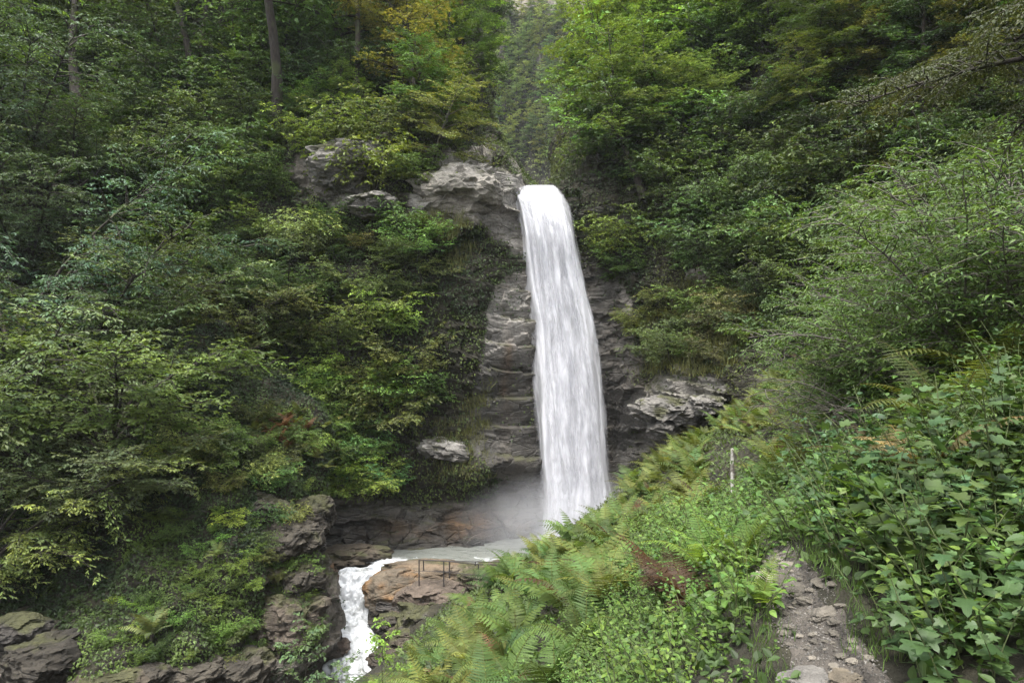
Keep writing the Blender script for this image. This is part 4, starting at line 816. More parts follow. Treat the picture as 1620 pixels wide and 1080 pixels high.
def stone(px, py, wpx, name='stone', parent=path, i=None, z=0.3):
    s = SURF['ground']; d = (s['px'] - px) ** 2 + (s['py'] - py) ** 2 + 1e6 * (s['V'][:, 1] < 1); p = s['V'][d.argmin()]
    Y = p[1]; x, z0 = (px - 810) / F * Y, ground_z([(px - 810) / F * Y, Y])[0]; sz = wpx / 2 / F * Y
    put(name, STONE[i if i is not None else rnd.randrange(7)], parent, loc=(x, Y, z0 + sz * z * 0.4), rot=(rnd.uniform(-.2, .2), rnd.uniform(-.2, .2), rnd.uniform(0, 6.3)), scale=(sz, sz * rnd.uniform(.7, 1.1), sz * rnd.uniform(.45, .8)))
for (x, y, w) in ((1262,932,48),(1240,915,44),(1225,925,50),(1278,945,34),(1216,908,40),(1250,905,30),(1308,965,46),(1322,972,30),(1300,922,26),(1268,958,20),(1332,950,22),(1318,935,20),(1295,990,18),(1345,1000,16),(1352,1022,20),(1360,1040,16),(1330,1035,12),(1310,1022,14),(1375,1055,20),(1344,1056,12),(1322,1008,10),(1285,975,14)): stone(x, y, w * 1.15)
for _ in range(140):
    k = int(rng.integers(60, 130)); u = rng.uniform(-1, 1); xy = _pc[k] + ps[k] * u * _pw[k]; sz = 0.008 + 0.032 * rng.random() ** 2
    put('stone', STONE[int(rng.integers(7))], path, loc=(xy[0], xy[1], ground_z(xy)[0] + 0.012 + sz * 0.15), rot=(0, 0, rng.uniform(0, 6)), scale=(sz, sz * 0.9, sz * 0.6))
# fine gravel
n = 5000; k = rng.integers(40, 160, n); u = rng.uniform(-1.05, 1.05, n); xy = _pc[k] + ps[k] * (u * _pw[k])[:, None] + rng.normal(0, 0.02, (n, 2)); g = np.c_[xy, ground_z(xy) + 0.014]; sz = 0.003 + 0.007 * rng.random(n) ** 2
t0 = np.array([(1, 0, 0), (-.5, .8, 0), (-.5, -.8, 0), (.1, .05, .75)]); V = (g[:, None] + (t0[None] * sz[:, None, None]) * rng.uniform(0.6, 1.4, (n, 4, 1))).reshape(-1, 3)
T = (np.arange(n)[:, None, None] * 4 + np.array([(0, 1, 3), (1, 2, 3), (2, 0, 3)])[None]).reshape(-1, 3)
put('gravel', mk_mesh('gravel', V, T, M['rock'], cols={'rcol': np.repeat(GREY * rng.uniform(0.4, 1.4, (n, 1)), 4, 0), 'wet': np.zeros(len(V))}, smooth=False), path, kind='stuff')
def near_boulder(px, py, Y, wpx, hpx, dep, seed, base, label, **k): boulder('boulder', px, py, Y, wpx, hpx, dep, seed, base, label, sub=4, **k)
near_boulder(1290, 1078, 3.35, 96, 34, 0.22, 71, GREY * 1.05, 'pale grey flat stone at the edge of the dirt path, the longer of two', moss=0, flat=0.6, rough=0.8)
near_boulder(1345, 1082, 3.25, 62, 40, 0.2, 72, GREY * 0.85 * np.array([1.05, 1, .85]), 'ochre grey stone at the path edge touching the pale flat one', moss=0, rust=0.15, rough=0.8)
m, nn, l, b, out = newmat('rusty_iron'); b.inputs['Base Color'].default_value = (0.045, 0.04, 0.038, 1); b.inputs['Roughness'].default_value = 0.7; b.inputs['Metallic'].default_value = 0.3; M['iron'] = m
def railing(label, posts, Y0):
    # posts: (px, py_top, py_bottom, Y)
    W = [(np.array(P(x, y0, Y)), np.array(P(x, y1, Y))) for (x, y0, y1, Y) in posts]
    t = thing('railing', tuple(W[0][1]), label=label, category='railing', group=None); o = W[0][1]
    for a, b_ in W: mb = MB(); mb.tube([b_ - o - (0, 0, 0.3), a - o], [0.035, 0.035], 6); put('post', mb.mesh('post', M['iron']), t)
    for f, r in ((1.0, 0.025), (0.55, 0.016)):
        mb = MB(); mb.tube([b_ + (a - b_) * f - o for a, b_ in W], [r] * len(W), 6); put('rail', mb.mesh('rail', M['iron']), t)
railing('thin dark iron railing along the stream side of the flat boulder', [(663, 885, 924, 33.2), (702, 887, 926, 33.0), (757, 892, 930, 33.2), (800, 894, 930, 33.6)], 33)
railing('thin dark iron railing along the pool side of the flat boulder', [(670, 885, 922, 34.4), (711, 887, 924, 34.3), (752, 888, 924, 34.4), (792, 888, 924, 34.6)], 34)
m, nn, l, b, out = newmat('weathered_white_paint'); nz = N(nn, 'ShaderNodeTexNoise', i_Scale=9.0, i_Detail=5.0); tc = nn.new('ShaderNodeTexCoord'); l.new(tc.outputs['Object'], nz.inputs['Vector'])
l.new(ramp(nn, l, nz.outputs['Fac'], [(0.42, (0.10, 0.085, 0.07)), (0.55, (0.40, 0.385, 0.35))]), b.inputs['Base Color']); b.inputs['Roughness'].default_value = 0.85; M['post'] = m
gp = P(1158, 778, 16.0); gz = ground_z([gp[0], 16.0])[0]; mb = MB(); top = 16.0 * (540 - 712) / F - gz
ph = np.array([-0.3, 0.0, 0.35, 0.7, 1.0]) * np.array([1, top, top, top, top]); mb.tube([(0.012 * k, 0, z) for k, z in enumerate(ph)], [0.045, 0.045, 0.043, 0.042, 0.04], 8)
pt = thing('post', (gp[0], 16.0, gz), rot=(0, R(-2), 0), label='thin weathered white post standing in the ferns', category='post'); put('stake', mb.mesh('stake', M['post']), pt)
mb = MB(); mb.tube([(0.046, 0, top - 0.01), (0.048, 0, top + 0.035), (0.048, 0, top + 0.05)], [0.044, 0.03, 0.004], 8); put('cap', mb.mesh('cap', M['post']), pt)
# ================================================================= FERNS
TPL['pinna'] = _fan(serr([(0, 0), (.085, .06), (.095, .25), (.075, .55), (.04, .85), (0, 1.0)], 9, 0.5), 0.15)
def frond_geo(seed, n, tpl, el0, el1, wide=0.24, wid=1.0):
    rng = np.random.default_rng(seed); t = np.linspace(0, 1, 14); el = el0 + (el1 - el0) * t ** 1.2
    st = np.stack([np.cos(el), 0.10 * np.sin(t * 3 + seed), np.sin(el)], 1) / 13; rp = np.concatenate([[np.zeros(3)], np.cumsum(st, 0)[:-1]])
    tp = np.linspace(0.14, 0.985, n); b, d = along(rp, tp); L = wide * np.clip((tp - 0.02) / 0.3, 0.35, 1) ** 0.8 * (1.02 - tp) ** 0.72 * 1.3
    side = np.tile(np.array([0, 1.0, 0]), (n, 1)); nrm = norm(np.cross(d, side)); P_, D_2, N_, S_ = [], [], [], []
    for sg in (-1, 1):
        P_.append(b); D_2.append(side * sg * 0.9 + d * 0.38 + nrm * (-0.0) + rng.normal(0, 0.05, (n, 3)) + np.array([0, 0, -0.16])); N_.append(nrm + rng.normal(0, 0.10, (n, 3))); S_.append(L * rng.uniform(0.9, 1.1, n))
    V, T, k = leaves_geo(np.concatenate(P_), np.concatenate(D_2), np.concatenate(N_) * np.sign(np.concatenate(N_)[:, 2:3] + 0.3), np.concatenate(S_), tpl, wid, 0.12)
    mb = MB(); mb.tube(rp, 0.0065 * (1 - 0.85 * t) + 0.001, 3)
    RV = np.concatenate(mb.V); RQ = np.concatenate(mb.Q)
    col = np.concatenate([np.repeat(np.exp(rng.normal(0, 0.10, (2 * n, 1))) * np.array([[1, 1, 1]]), k, 0), np.tile([1.2, 0.85, 0.6], (len(RV), 1))])
    return np.concatenate([V, RV]), T, RQ + len(V), col
FROND = []
for i, (e0, e1) in enumerate(((1.15, -0.35), (0.95, -0.55), (1.25, 0.1), (0.75, -0.3))):
    V, T, Q, c = frond_geo(300 + i, 26, 'pinna', e0, e1); FROND.append(mk_mesh('frond', V, [T, Q], M['frond'], cols={'lcol': c}, smooth=False))
FROND_FAR = []
for i, (e0, e1) in enumerate(((1.15, -0.35), (0.95, -0.55), (1.25, 0.1), (0.75, -0.3))):
    V, T, Q, c = frond_geo(320 + i, 15, 'pinna', e0, e1, wid=1.9); FROND_FAR.append(mk_mesh('frond', V, [T, Q], M['frond'], cols={'lcol': c}, smooth=False))
FROND_LO = [frond_geo(310 + i, 14, 'long', e0, e1, wid=1.7) for i, (e0, e1) in enumerate(((1.15, -0.35), (0.95, -0.55), (1.2, 0.0)))]
FRG2 = (0.072, 0.115, 0.03); FYEL = (0.108, 0.132, 0.036); FDRY = (0.098, 0.078, 0.042); FBRN = (0.07, 0.042, 0.024)
_m = MB(); _m.tube([(0, 0, -0.12), (0, 0, -0.02), (0, 0, 0.05), (0, 0, 0.09)], [0.05, 0.06, 0.05, 0.01], 6); ROOT = _m.mesh('rootstock', M['wood'])
def fern(xyz, size, color, label, group, nf=9, up=0.0, normal=(0, 0, 1), dry=0.05):
    if group: label = ('small ' if size < 0.92 else 'big ' if size > 1.08 else '') + label; label = near_label(label, xyz)
    t = thing('fern', xyz, rotz=rnd.uniform(0, 6.28), scale=size, label=label, category='fern', group=group)
    put('rootstock', ROOT, t)
    for k in range(nf):
        c = vary(FBRN if rnd.random() < dry else color, 0.28)
        put('frond', rnd.choice(FROND if xyz[1] < 9 else FROND_FAR), t, rot=(rnd.uniform(-.25, .25), rnd.uniform(-.35, .25) - up, k * 2.399 + rnd.uniform(-.3, .3)), scale=rnd.uniform(0.65, 1.1), color=c)
    return t
def ground_samples(step, box, seed):
    rng = np.random.default_rng(seed); x = np.arange(box[0], box[1], step); y = np.arange(box[2], box[3], step); X, Yv = np.meshgrid(x, y)
    q = np.stack([X.ravel(), Yv.ravel()], 1) + rng.uniform(-.45, .45, (X.size, 2)) * step; z = ground_z(q); p = np.c_[q, z]; px, py = proj(p); return p, px, py
# polygons in the photograph where ferns rule (fern slope; fern mound; edges)
FERN_SLOPE = [[(960,830),(1040,690),(1150,620),(1240,550),(1330,560),(1360,650),(1330,720),(1250,760),(1180,790),(1080,820)]]
FERN_MOUND = [[(540,1140),(700,1000),(820,880),(900,800),(985,800),(1010,900),(960,950),(1000,1140)]]
p, px, py = ground_samples(0.7, (-3.5, 4, 5.5, 20), 41); ok = inany(px, py - 12, FERN_MOUND); nm_ = 0
for q in p[ok]:
    near = q[1] < 11
    fern(q + (0, 0, -0.03), rnd.uniform(0.75, 1.15), rnd.choice((FRG2, FRG2, FYEL)), 'arching green fern on the near bank' if not near else 'arching long fronded fern on the near bank', 'ferns on the near bank' if not near else 'large ferns on the near bank', 9); nm_ += 1
p, px, py = ground_samples(0.66, (2.5, 14, 10, 29), 42); ok = inany(px, py - 15, FERN_SLOPE) & (path_dist(p[:, :2]) > 1.6) & ~((np.abs(px - 1158) < 42) & (py > 690) & (py < 900)); sl = p[ok]; order = np.argsort(sl[:, 1]); lim = 170
for q in sl[order[:lim]]:
    fern(q + (0, 0, -0.03), rnd.uniform(0.8, 1.25), rnd.choice((FRG2, FYEL, (0.10, 0.12, 0.035))), 'yellowish fern on the slope around the white post', 'ferns on the slope around the post', 8)
print('ferns', nm_, len(sl))
def fern_mass(name, pts, size, cols, label, seed, nf=7):
    rng = np.random.default_rng(seed); Vs, Ts, Qs, Cs, n = [], [], [], [], 0
    for q in pts:
        base = np.array(cols[rng.integers(len(cols))]) * math.exp(rng.normal(0, 0.15)); a0 = rng.uniform(0, 6.3)
        for k in range(nf):
            V, T, Q, c = FROND_LO[rng.integers(3)]; a = a0 + k * 2.399; s = size * rng.uniform(0.6, 1.15); ca, sa = math.cos(a), math.sin(a)
            W = V * s; W = np.stack([W[:, 0] * ca - W[:, 1] * sa, W[:, 0] * sa + W[:, 1] * ca, W[:, 2]], 1) + q
            Vs.append(W); Ts.append(T + n); Qs.append(Q + n); Cs.append(c * base * math.exp(rng.normal(0, 0.1))); n += len(W)
    put(name, mk_mesh(name, np.concatenate(Vs), [np.concatenate(Ts), np.concatenate(Qs)], M['frond'], cols={'lcol': np.concatenate(Cs)}, smooth=False), kind='stuff', label=label, category='ferns')
fern_mass('ferns', sl[order[lim:]], 1.1, [FRG2, FYEL, (0.095, 0.115, 0.035)], 'mass of ferns on the far part of the slope by the outcrop', 43)
# ferns on the left bank: pale rosette, ridge of ferns, rusty dead ones
def on(names, x, y): q, n = hit(names, x, y); return Vector(q), n
v, _ = on(BK, 250, 1000); fern(v + Vector((0, -0.3, 0.05)), 1.35, (0.15, 0.18, 0.07), 'big pale green fern rosette at the foot of the ivy curtain', None, 13, dry=0)
v, _ = on(BK, 350, 875); fern(v + Vector((0, -0.2, 0)), 0.9, (0.12, 0.16, 0.05), 'small pale fern hanging in the ivy curtain', None, 8, dry=0)
for (x, y) in poisson(BK, [[(395,680),(470,640),(545,690),(540,740),(470,760),(420,740)]], 26):
    v, _ = on(BK + LC, x, y); fern(v, rnd.uniform(0.9, 1.3), rnd.choice((FRG2, FYEL, OLV)), 'fern on the ridge between the ivy bank and the cliff', 'ferns on the bank ridge', 8)
for (x, y) in ((440, 672), (452, 684), (430, 690), (462, 695), (445, 705), (470, 680), (455, 668), (480, 692), (425, 705), (460, 712), (490, 680)):
    v, _ = on(BK + LC, x, y); fern(v + Vector((0, -0.3, 0.15)), 0.95, (0.105, 0.056, 0.03), 'withered rust coloured fern on the bank ridge', 'rust coloured ferns on the bank ridge', 8, dry=0)
# ================================================================= NEAR PLANTS
def leaf_obj(tpl, seed, wid=1.0, bend=0.35, gloss=False, vein=True):
    rng = np.random.default_rng(seed); tv, tf = TPL[tpl]; V = tv * np.array([wid, 1, 1]); V = V + np.c_[0 * V[:, 0], 0 * V[:, 0], -bend * V[:, 1] ** 2 * 0.5 + 0.02 * np.sin(V[:, 1] * 25) * np.abs(V[:, 0]) * 4]
    c = 1 + 0.12 * np.clip(1 - np.abs(V[:, 0]) * 8, 0, 1)
    return mk_mesh('leaf', V, tf, M['leaf_gloss' if gloss else 'leaf'], cols={'lcol': np.stack([c, c, c], 1)}, smooth=False)
def herb_geo(seed, nst, H, pairs, leaf, tpl, spread, tri=False, wid=1.0, droop=0.45):
    rng = np.random.default_rng(seed); w = MB(); A = dict(p=[], d=[], n=[], s=[], g=[])
    for s in range(nst):
        az = s * 2.399 + rng.normal(0, .4); b = np.array([math.cos(az), math.sin(az), 0]) * spread * rng.random() ** 0.6 - (0, 0, 0.05); h = H * rng.uniform(0.55, 1.15)
        sp = curve(b, az, rng.uniform(1.0, 1.5), rng.uniform(0.35, 1.2), h, 7, rng, 0.25); w.tube(sp, 0.005 * (1 - 0.7 * np.linspace(0, 1, 7)) + 0.001, 4)
        t = np.linspace(0.22, 0.99, pairs); p, d = along(sp, t)
        for k in range(pairs):
            fa = rng.uniform(0, 6.28) if tri else (k % 2) * 1.57 + rng.normal(0, .25) + s
            for q in range(3 if tri and k % 1 == 0 else 2):
                a = fa + (q * math.pi if not tri else (q - 1) * 0.95); el_ = rng.normal(0.25, 0.25); ld = np.array([math.cos(a) * math.cos(el_), math.sin(a) * math.cos(el_), math.sin(el_) - droop * rng.random()])
                o = p[k] + ld * 0.12 * leaf * 2
                if tri: o = p[k] + np.array([math.cos(fa), math.sin(fa), 0.15]) * leaf * 0.7
                A['p'].append(o); A['d'].append(ld); A['n'].append(UP + rng.normal(0, 0.3, 3)); A['s'].append(leaf * rng.uniform(0.7, 1.15) * (1.1 - 0.55 * (t[k] ** 2))); A['g'].append(s)
    A = {k: np.array(v) for k, v in A.items()}; return w, A, rng
def herb(seed, gloss=False, **k):
    wid = k.get('wid', 1.0); w, A, rng = herb_geo(seed, **k); V, T, kk = leaves_geo(A['p'], A['d'], A['n'], A['s'], k['tpl'], wid, 0.2)
    return w.mesh('stems', M['stem']), mk_mesh('foliage', V, T, M['leaf_gloss' if gloss else 'leaf'], cols={'lcol': tints(rng, len(A['p']), kk, A['g'], 0.16, 0.05)}, smooth=False)
NETTLE = [herb(400 + i, nst=9, H=0.62, pairs=8, leaf=0.085, tpl='toothed', spread=0.26) for i in range(4)]
BRAMB = [herb(410 + i, nst=7, H=0.75, pairs=7, leaf=0.085, tpl='toothed', spread=0.22, tri=True, gloss=True) for i in range(3)]
SMALL = [herb(420 + i, nst=12, H=0.36, pairs=6, leaf=0.05, tpl='mid', spread=0.26) for i in range(3)]
LOBED = [herb(430 + i, nst=6, H=0.8, pairs=7, leaf=0.12, tpl='lobed', spread=0.25, wid=1.05, gloss=True) for i in range(3)]
LEAFM = {k: leaf_obj(k, 440 + i, gloss=(k != 'toothed')) for i, k in enumerate(('toothed', 'oval', 'lobed'))}
def clump(protos, xyz, sc, color, name, label, cat, group):
    kz = rnd.random(); sc = sc * (0.8 if kz < 0.33 else 1.25 if kz > 0.67 else 1.0); label = ('low ' if kz < 0.33 else 'tall ' if kz > 0.67 else '') + {NG: 'green ', NB: 'bright ', ND: 'dark '}[color] + label.replace('low bramble', 'bramble').replace('bright leaves', 'leaves').replace('dark lobed', 'lobed').replace('green leaves', 'leaves'); label = near_label(label, xyz)
    a, b = rnd.choice(protos); t = thing(name, xyz, rotz=rnd.uniform(0, 6.28), scale=sc * rnd.uniform(0.85, 1.2), label=label, category=cat, group=group); put('stems', a, t); put('foliage', b, t, color=vary(color, 0.12))
def leafy(xyz, seed, color, label, group, tpl='toothed', name='leafy_plant', **k):   # near plant with every leaf its own object
    w, A, rng = herb_geo(seed, tpl=tpl, **k); t = thing(name, xyz, label=label, category='plant', group=group); put('stem', w.mesh('stem', M['stem']), t)
    for p_, d, n_, s in zip(A['p'], norm(A['d']), A['n'], A['s']):
        x = norm(np.cross(d, n_)); z = np.cross(x, d); mt = Matrix(((x[0], d[0], z[0], 0), (x[1], d[1], z[1], 0), (x[2], d[2], z[2], 0), (0, 0, 0, 1)))
        put('leaf', LEAFM[tpl], t, loc=p_, rot=mt.to_euler(), scale=float(s), color=vary(color, 0.15))
def big_leaf_mesh(seed):
    rng = np.random.default_rng(seed); nu, nv = 9, 12; u = np.linspace(-1, 1, nu); v = np.linspace(0, 1, nv); U, Vv = np.meshgrid(u, v)
    wdt = 0.36 * np.sin(np.pi * np.clip(Vv * 0.93 + 0.05, 0, 1)) ** 0.65 * (1.12 - 0.4 * Vv); X = U * wdt; Yv = Vv - 0.10 * np.abs(U) * (1 - Vv) * (1 - Vv); rip = 0.018 * np.sin(Vv * 34 - np.abs(U) * 5) * np.abs(U)
    Z = 0.22 * np.abs(X) - 0.38 * Vv ** 2 + rip + 0.02 * rng.normal() * U
    G = np.stack([X, Yv + 0.3, Z + 0.05], -1).reshape(-1, 3); c = np.where(np.abs(U) < 0.05, 1.35, 1.0).ravel() * (1 + 0.10 * np.sin(Vv * 34 - np.abs(U) * 5)).ravel()
    mb = MB(); mb.add(G, grid_faces(nv, nu)); mb.tube([(0, 0, 0), (0, .15, .04), (0, .31, .05)], [0.02, 0.016, 0.012], 5); n2 = mb.n - len(G)
    return mb.mesh('leaf', M['leaf'], cols={'lcol': np.concatenate([np.stack([c, c, c], 1), np.tile([1.3, 1.2, 1.0], (n2, 1))])})
BIGL = [big_leaf_mesh(450 + i) for i in range(3)]
def rosette(px, py, Y, size, nl, color, label, group=None):
    x = (px - 810) / F * Y; z = ground_z([x, Y])[0]; t = thing('large_leaf_plant', (x, Y, z), rotz=rnd.uniform(0, 6.3), label=label, category='plant', group=group)
    _m = MB(); _m.tube([(0, 0, -.08), (0, 0, .02), (0, 0, .06)], [.025, .03, .01], 6); put('root', _m.mesh('root', M['stem']), t)
    for k in range(nl): put('leaf', rnd.choice(BIGL), t, rot=(rnd.uniform(0.35, 1.05), rnd.uniform(-.3, .3), k * 2.399 + rnd.uniform(-.4, .4)), scale=size * rnd.uniform(0.6, 1.1), color=vary(color, 0.14))
NG = (0.075, 0.135, 0.028); NB = (0.10, 0.175, 0.034); ND = (0.048, 0.088, 0.028)
# mound of mixed herbs between the ferns and the path
HERB_M = [[(985,800),(1080,815),(1180,800),(1240,830),(1330,760),(1330,860),(1240,890),(1215,905),(1200,930),(1290,1000),(1280,1140),(780,1140),(930,1010),(970,900)]]
p, px, py = ground_samples(0.30, (-0.5, 4.2, 2.6, 9.5), 51); ok = inany(px, py - 20, HERB_M) & ((path_dist(p[:, :2]) > 1.75) | (p[:, 1] > 4.85)); k_ = 0
for q in p[ok]:
    r = rnd.random(); k_ += 1
    if r < 0.5: clump(NETTLE, q, 0.62 if q[1] > 5 else 0.5, NG, 'nettle_clump', 'clump of toothed leaves on the mound', 'plant', 'toothed leaf clumps on the mound')
    elif r < 0.72: clump(BRAMB, q, 0.6, NG, 'bramble', 'bramble with leaflets in threes on the mound', 'bramble', 'brambles on the mound')
    else: clump(SMALL, q, 0.9, NB, 'herb_clump', 'clump of small leaves on the mound', 'plant', 'small leaf clumps on the mound')
p, px, py = ground_samples(0.62, (0.5, 6, 9.3, 19), 52); ok = inany(px, py - 15, [[(985,800),(1080,800),(1180,780),(1300,720),(1350,740),(1330,860),(1240,890),(1000,900)]])
for q in p[ok]: k_ += 1; clump(rnd.choice((NETTLE, SMALL)), q, 1.0, rnd.choice((NG, NB)), 'herb_clump', 'clump of fresh leaves in the dip below the ferns', 'plant', 'leaf clumps in the dip')
# bank on the far side of the path
HERB_R = [[(1290,760),(1330,640),(1450,560),(1700,540),(1700,1140),(1420,1140),(1400,1080),(1340,950),(1270,900)]]
p, px, py = ground_samples(0.28, (1.9, 7.5, 2.2, 9.5), 53); ok = inany(px, py - 20, HERB_R) & ((path_dist(p[:, :2]) > 1.55) | (p[:, 1] > 4.85))
for q in p[ok]:
    r = rnd.random(); k_ += 1; qx = 810 + F * q[0] / q[1]
    if qx > 1480 and r < 0.45 and q[1] < 5: clump(LOBED, q, 0.8, ND, 'lobed_leaf_plant', 'plant with lobed leaves on the bank', 'plant', 'lobed leaf plants on the bank')
    elif r < 0.5: clump(BRAMB, q, 0.85, rnd.choice((NG, ND, ND)), 'bramble', 'arching glossy bramble on the bank', 'bramble', 'brambles on the bank above the path')
    elif r < 0.85: clump(NETTLE, q, 0.92 if q[1] < 5 else 0.74, rnd.choice((NG, NB, ND)), 'nettle_clump', 'clump of toothed leaves on the bank', 'plant', 'toothed leaf clumps on the bank')
    else: clump(SMALL, q, 1.0, NB, 'herb_clump', 'clump of small leaves on the bank', 'plant', 'small leaf clumps on the bank')
print('clumps', k_)
# plants near enough to tell each leaf
i = 0
for (px_, Y, tpl, lab, grp, kw, c) in [
    (1450, 3.5, 'toothed', 'leafy stems with toothed leaves at the edge of the path', 'leafy stems at the path edge', dict(nst=4, H=0.45, pairs=6, leaf=0.085, spread=0.12), NB), (1490, 3.2, 'toothed', 'leafy stems with toothed leaves at the edge of the path', 'leafy stems at the path edge', dict(nst=4, H=0.45, pairs=6, leaf=0.08, spread=0.12), NG),
    (1395, 4.1, 'toothed', 'leafy stems with toothed leaves at the edge of the path', 'leafy stems at the path edge', dict(nst=4, H=0.5, pairs=6, leaf=0.09, spread=0.12), NB), (1580, 3.4, 'lobed', 'plant with big dark lobed leaves overhanging the bank', 'big lobed leaf plants', dict(nst=4, H=0.7, pairs=6, leaf=0.10, spread=0.15), ND),
    (1610, 3.0, 'lobed', 'plant with big dark lobed leaves overhanging the bank', 'big lobed leaf plants', dict(nst=4, H=0.6, pairs=6, leaf=0.095, spread=0.15), ND), (1540, 4.3, 'oval', 'plant with smooth oval leaves in the middle of the bank', 'oval leaf plants on the bank', dict(nst=4, H=0.7, pairs=6, leaf=0.085, spread=0.14), NG),
    (1480, 5.0, 'oval', 'plant with smooth oval leaves in the middle of the bank', 'oval leaf plants on the bank', dict(nst=5, H=0.8, pairs=6, leaf=0.085, spread=0.14), NG), (1600, 4.8, 'oval', 'plant with smooth oval leaves in the middle of the bank', 'oval leaf plants on the bank', dict(nst=5, H=0.8, pairs=6, leaf=0.085, spread=0.14), ND),
    (1120, 4.6, 'oval', 'plant with single pale oval leaves at the front of the mound', 'oval leaf plants on the mound', dict(nst=4, H=0.4, pairs=5, leaf=0.09, spread=0.12), NB), (1060, 5.0, 'oval', 'plant with single pale oval leaves at the front of the mound', 'oval leaf plants on the mound', dict(nst=4, H=0.4, pairs=5, leaf=0.09, spread=0.12), NG),
    (1010, 5.2, 'toothed', 'leafy stems with toothed leaves at the front of the mound', 'leafy stems on the mound', dict(nst=5, H=0.45, pairs=6, leaf=0.08, spread=0.14), NG), (1180, 4.2, 'toothed', 'leafy stems with toothed leaves at the front of the mound', 'leafy stems on the mound', dict(nst=5, H=0.4, pairs=6, leaf=0.075, spread=0.14), NB)]:
    x = (px_ - 810) / F * Y; i += 1; leafy((x, Y, ground_z([x, Y])[0] + 0.1), 460 + i, c, lab, grp, tpl, **kw)
for (px_, Y, s, n_, c, lab) in ((1372, 4.9, 0.34, 9, NB, 'broad leaved plant with ribbed leaves right beside the path stones'), (1350, 5.3, 0.30, 8, NB, 'broad leaved plant behind the ribbed one beside the path'), (1440, 4.4, 0.36, 9, NG, 'largest broad leaved plant on the bank with drooping leaves'),
                             (1500, 3.9, 0.32, 8, NG, 'broad leaved plant among the lobed leaves on the bank'), (1400, 4.35, 0.28, 7, NB, 'small broad leaved plant at the bend of the path')):
    rosette(px_, 0, Y, s, n_, c, lab)
# dry brown fern fronds among the green
for (px_, Y, up_, s, n_, c, lab) in ((1060, 6.2, 0.0, 0.85, 9, FBRN, 'withered dark brown fern in the middle of the mound'), (1090, 5.7, 0.0, 0.7, 8, FBRN, 'smaller withered brown fern beside the dark one on the mound'), (1400, 5.6, 0.0, 0.8, 8, FDRY, 'dry fern with brown hanging fronds on the bank'), (1470, 5.0, 0.0, 0.95, 6, (0.16, 0.14, 0.07), 'fern with tan fading fronds on the bank'),
                                  (1500, 6.5, 0.0, 1.3, 8, FYEL, 'fading fern at the top of the bank below the bare twigs'), (1590, 6.8, 0.0, 1.3, 8, FYEL, 'second fading fern at the top of the bank'), (780, 7.0, 0.0, 0.8, 8, FBRN, 'brown withered fern among the near green ferns'),
                                  (1205, 4.4, 0.0, 0.42, 7, FRG, 'small upright green fern on the mound next to the path'), (1120, 6.0, 0.0, 0.75, 8, FRG, 'bright green fern on top of the mound'), (1180, 5.4, 0.0, 0.6, 7, FRG, 'bright green fern close behind the small upright one')):
    x = (px_ - 810) / F * Y; fern((x, Y, ground_z([x, Y])[0] + up_), s, c, lab, None, n_, dry=0.0 if c != FRG else 0.05)
# willow leaved bush, bare twigs, saplings, overhanging tree
WIL = [grow(71, 3.0, 1.8, 0.03, 0, leaf=0.07, tpl='long', stems=24, dens=1.9, droop=0.38, flat=0.6, bdens=8, wid=1.1), grow(72, 2.7, 1.7, 0.025, 0, leaf=0.07, tpl='long', stems=23, dens=1.6, droop=0.42, flat=0.6, bdens=8, wid=1.1)]
for (px_, Y, dz, s, lab) in ((1560, 7.6, 0.1, 1.05, 'tall bush with narrow willow like leaves above the bank'), (1450, 9.2, 0.5, 1.0, 'willow leaved bush behind the bare twigs'), (1690, 7.2, 0.3, 1.15, 'willow leaved bush at the top of the bank'), (1600, 9.5, 0.6, 1.2, 'willow leaved bush filling the back of the thicket'), (1500, 8.6, 0, 1.0, 'willow leaved bush close behind the bare twigs at its foot'), (1630, 8.3, 0, 1.05, 'willow leaved bush between the tall one and the bank top'), (1545, 10.2, 0, 1.25, 'willow leaved bush rising highest at the back of the thicket'), (1390, 10.2, 0, 0.8, 'low willow leaved bush where the thicket meets the fern slope')):
    x = (px_ - 810) / F * Y; plant_tree(rnd.choice(WIL), (x, Y, ground_z([x, Y])[0] + dz * 0 - 0.05), s, rnd.uniform(0, 6.3), (0.072, 0.122, 0.032), 'willow_leaved_bush', lab, 'shrub', None, parts=('stems', 'foliage'), wood='wood_grey')
def bare_twigs(seed, H, n):
    rng = np.random.default_rng(seed); w = MB(); s2 = MB()
    for i in range(n):
        az = i * 2.399; lp = curve(np.array([0, 0, -.1]), az, rng.uniform(.6, 1.3), rng.uniform(-.5, .3), H * rng.uniform(.6, 1.2), 9, rng, .3); w.tube(lp, 0.014 * (1 - .85 * np.linspace(0, 1, 9)) + .0015, 5)
        for t in np.linspace(.25, .98, 13):
            b, d = along(lp, np.array([t])); tp = curve(b[0], math.atan2(d[0][1], d[0][0]) + rng.choice((-1, 1)) * rng.uniform(.4, 1.2), rng.normal(.1, .5), rng.normal(-.2, .5), H * .35 * rng.uniform(.4, 1.1), 6, rng, .4); s2.tube(tp, .005 * (1 - .8 * np.linspace(0, 1, 6)) + .001, 3)
            for u in (.4, .65, .85):
                b2, d2 = along(tp, np.array([u])); s2.tube(curve(b2[0], rng.uniform(0, 6.3), rng.normal(0, .5), rng.normal(0, .5), H * .13, 4, rng, .4), [.003, .0025, .002, .001], 3)
    return w.mesh('branches', M['wood_grey']), s2.mesh('twigs', M['wood_grey'])
BT = bare_twigs(75, 1.7, 10)
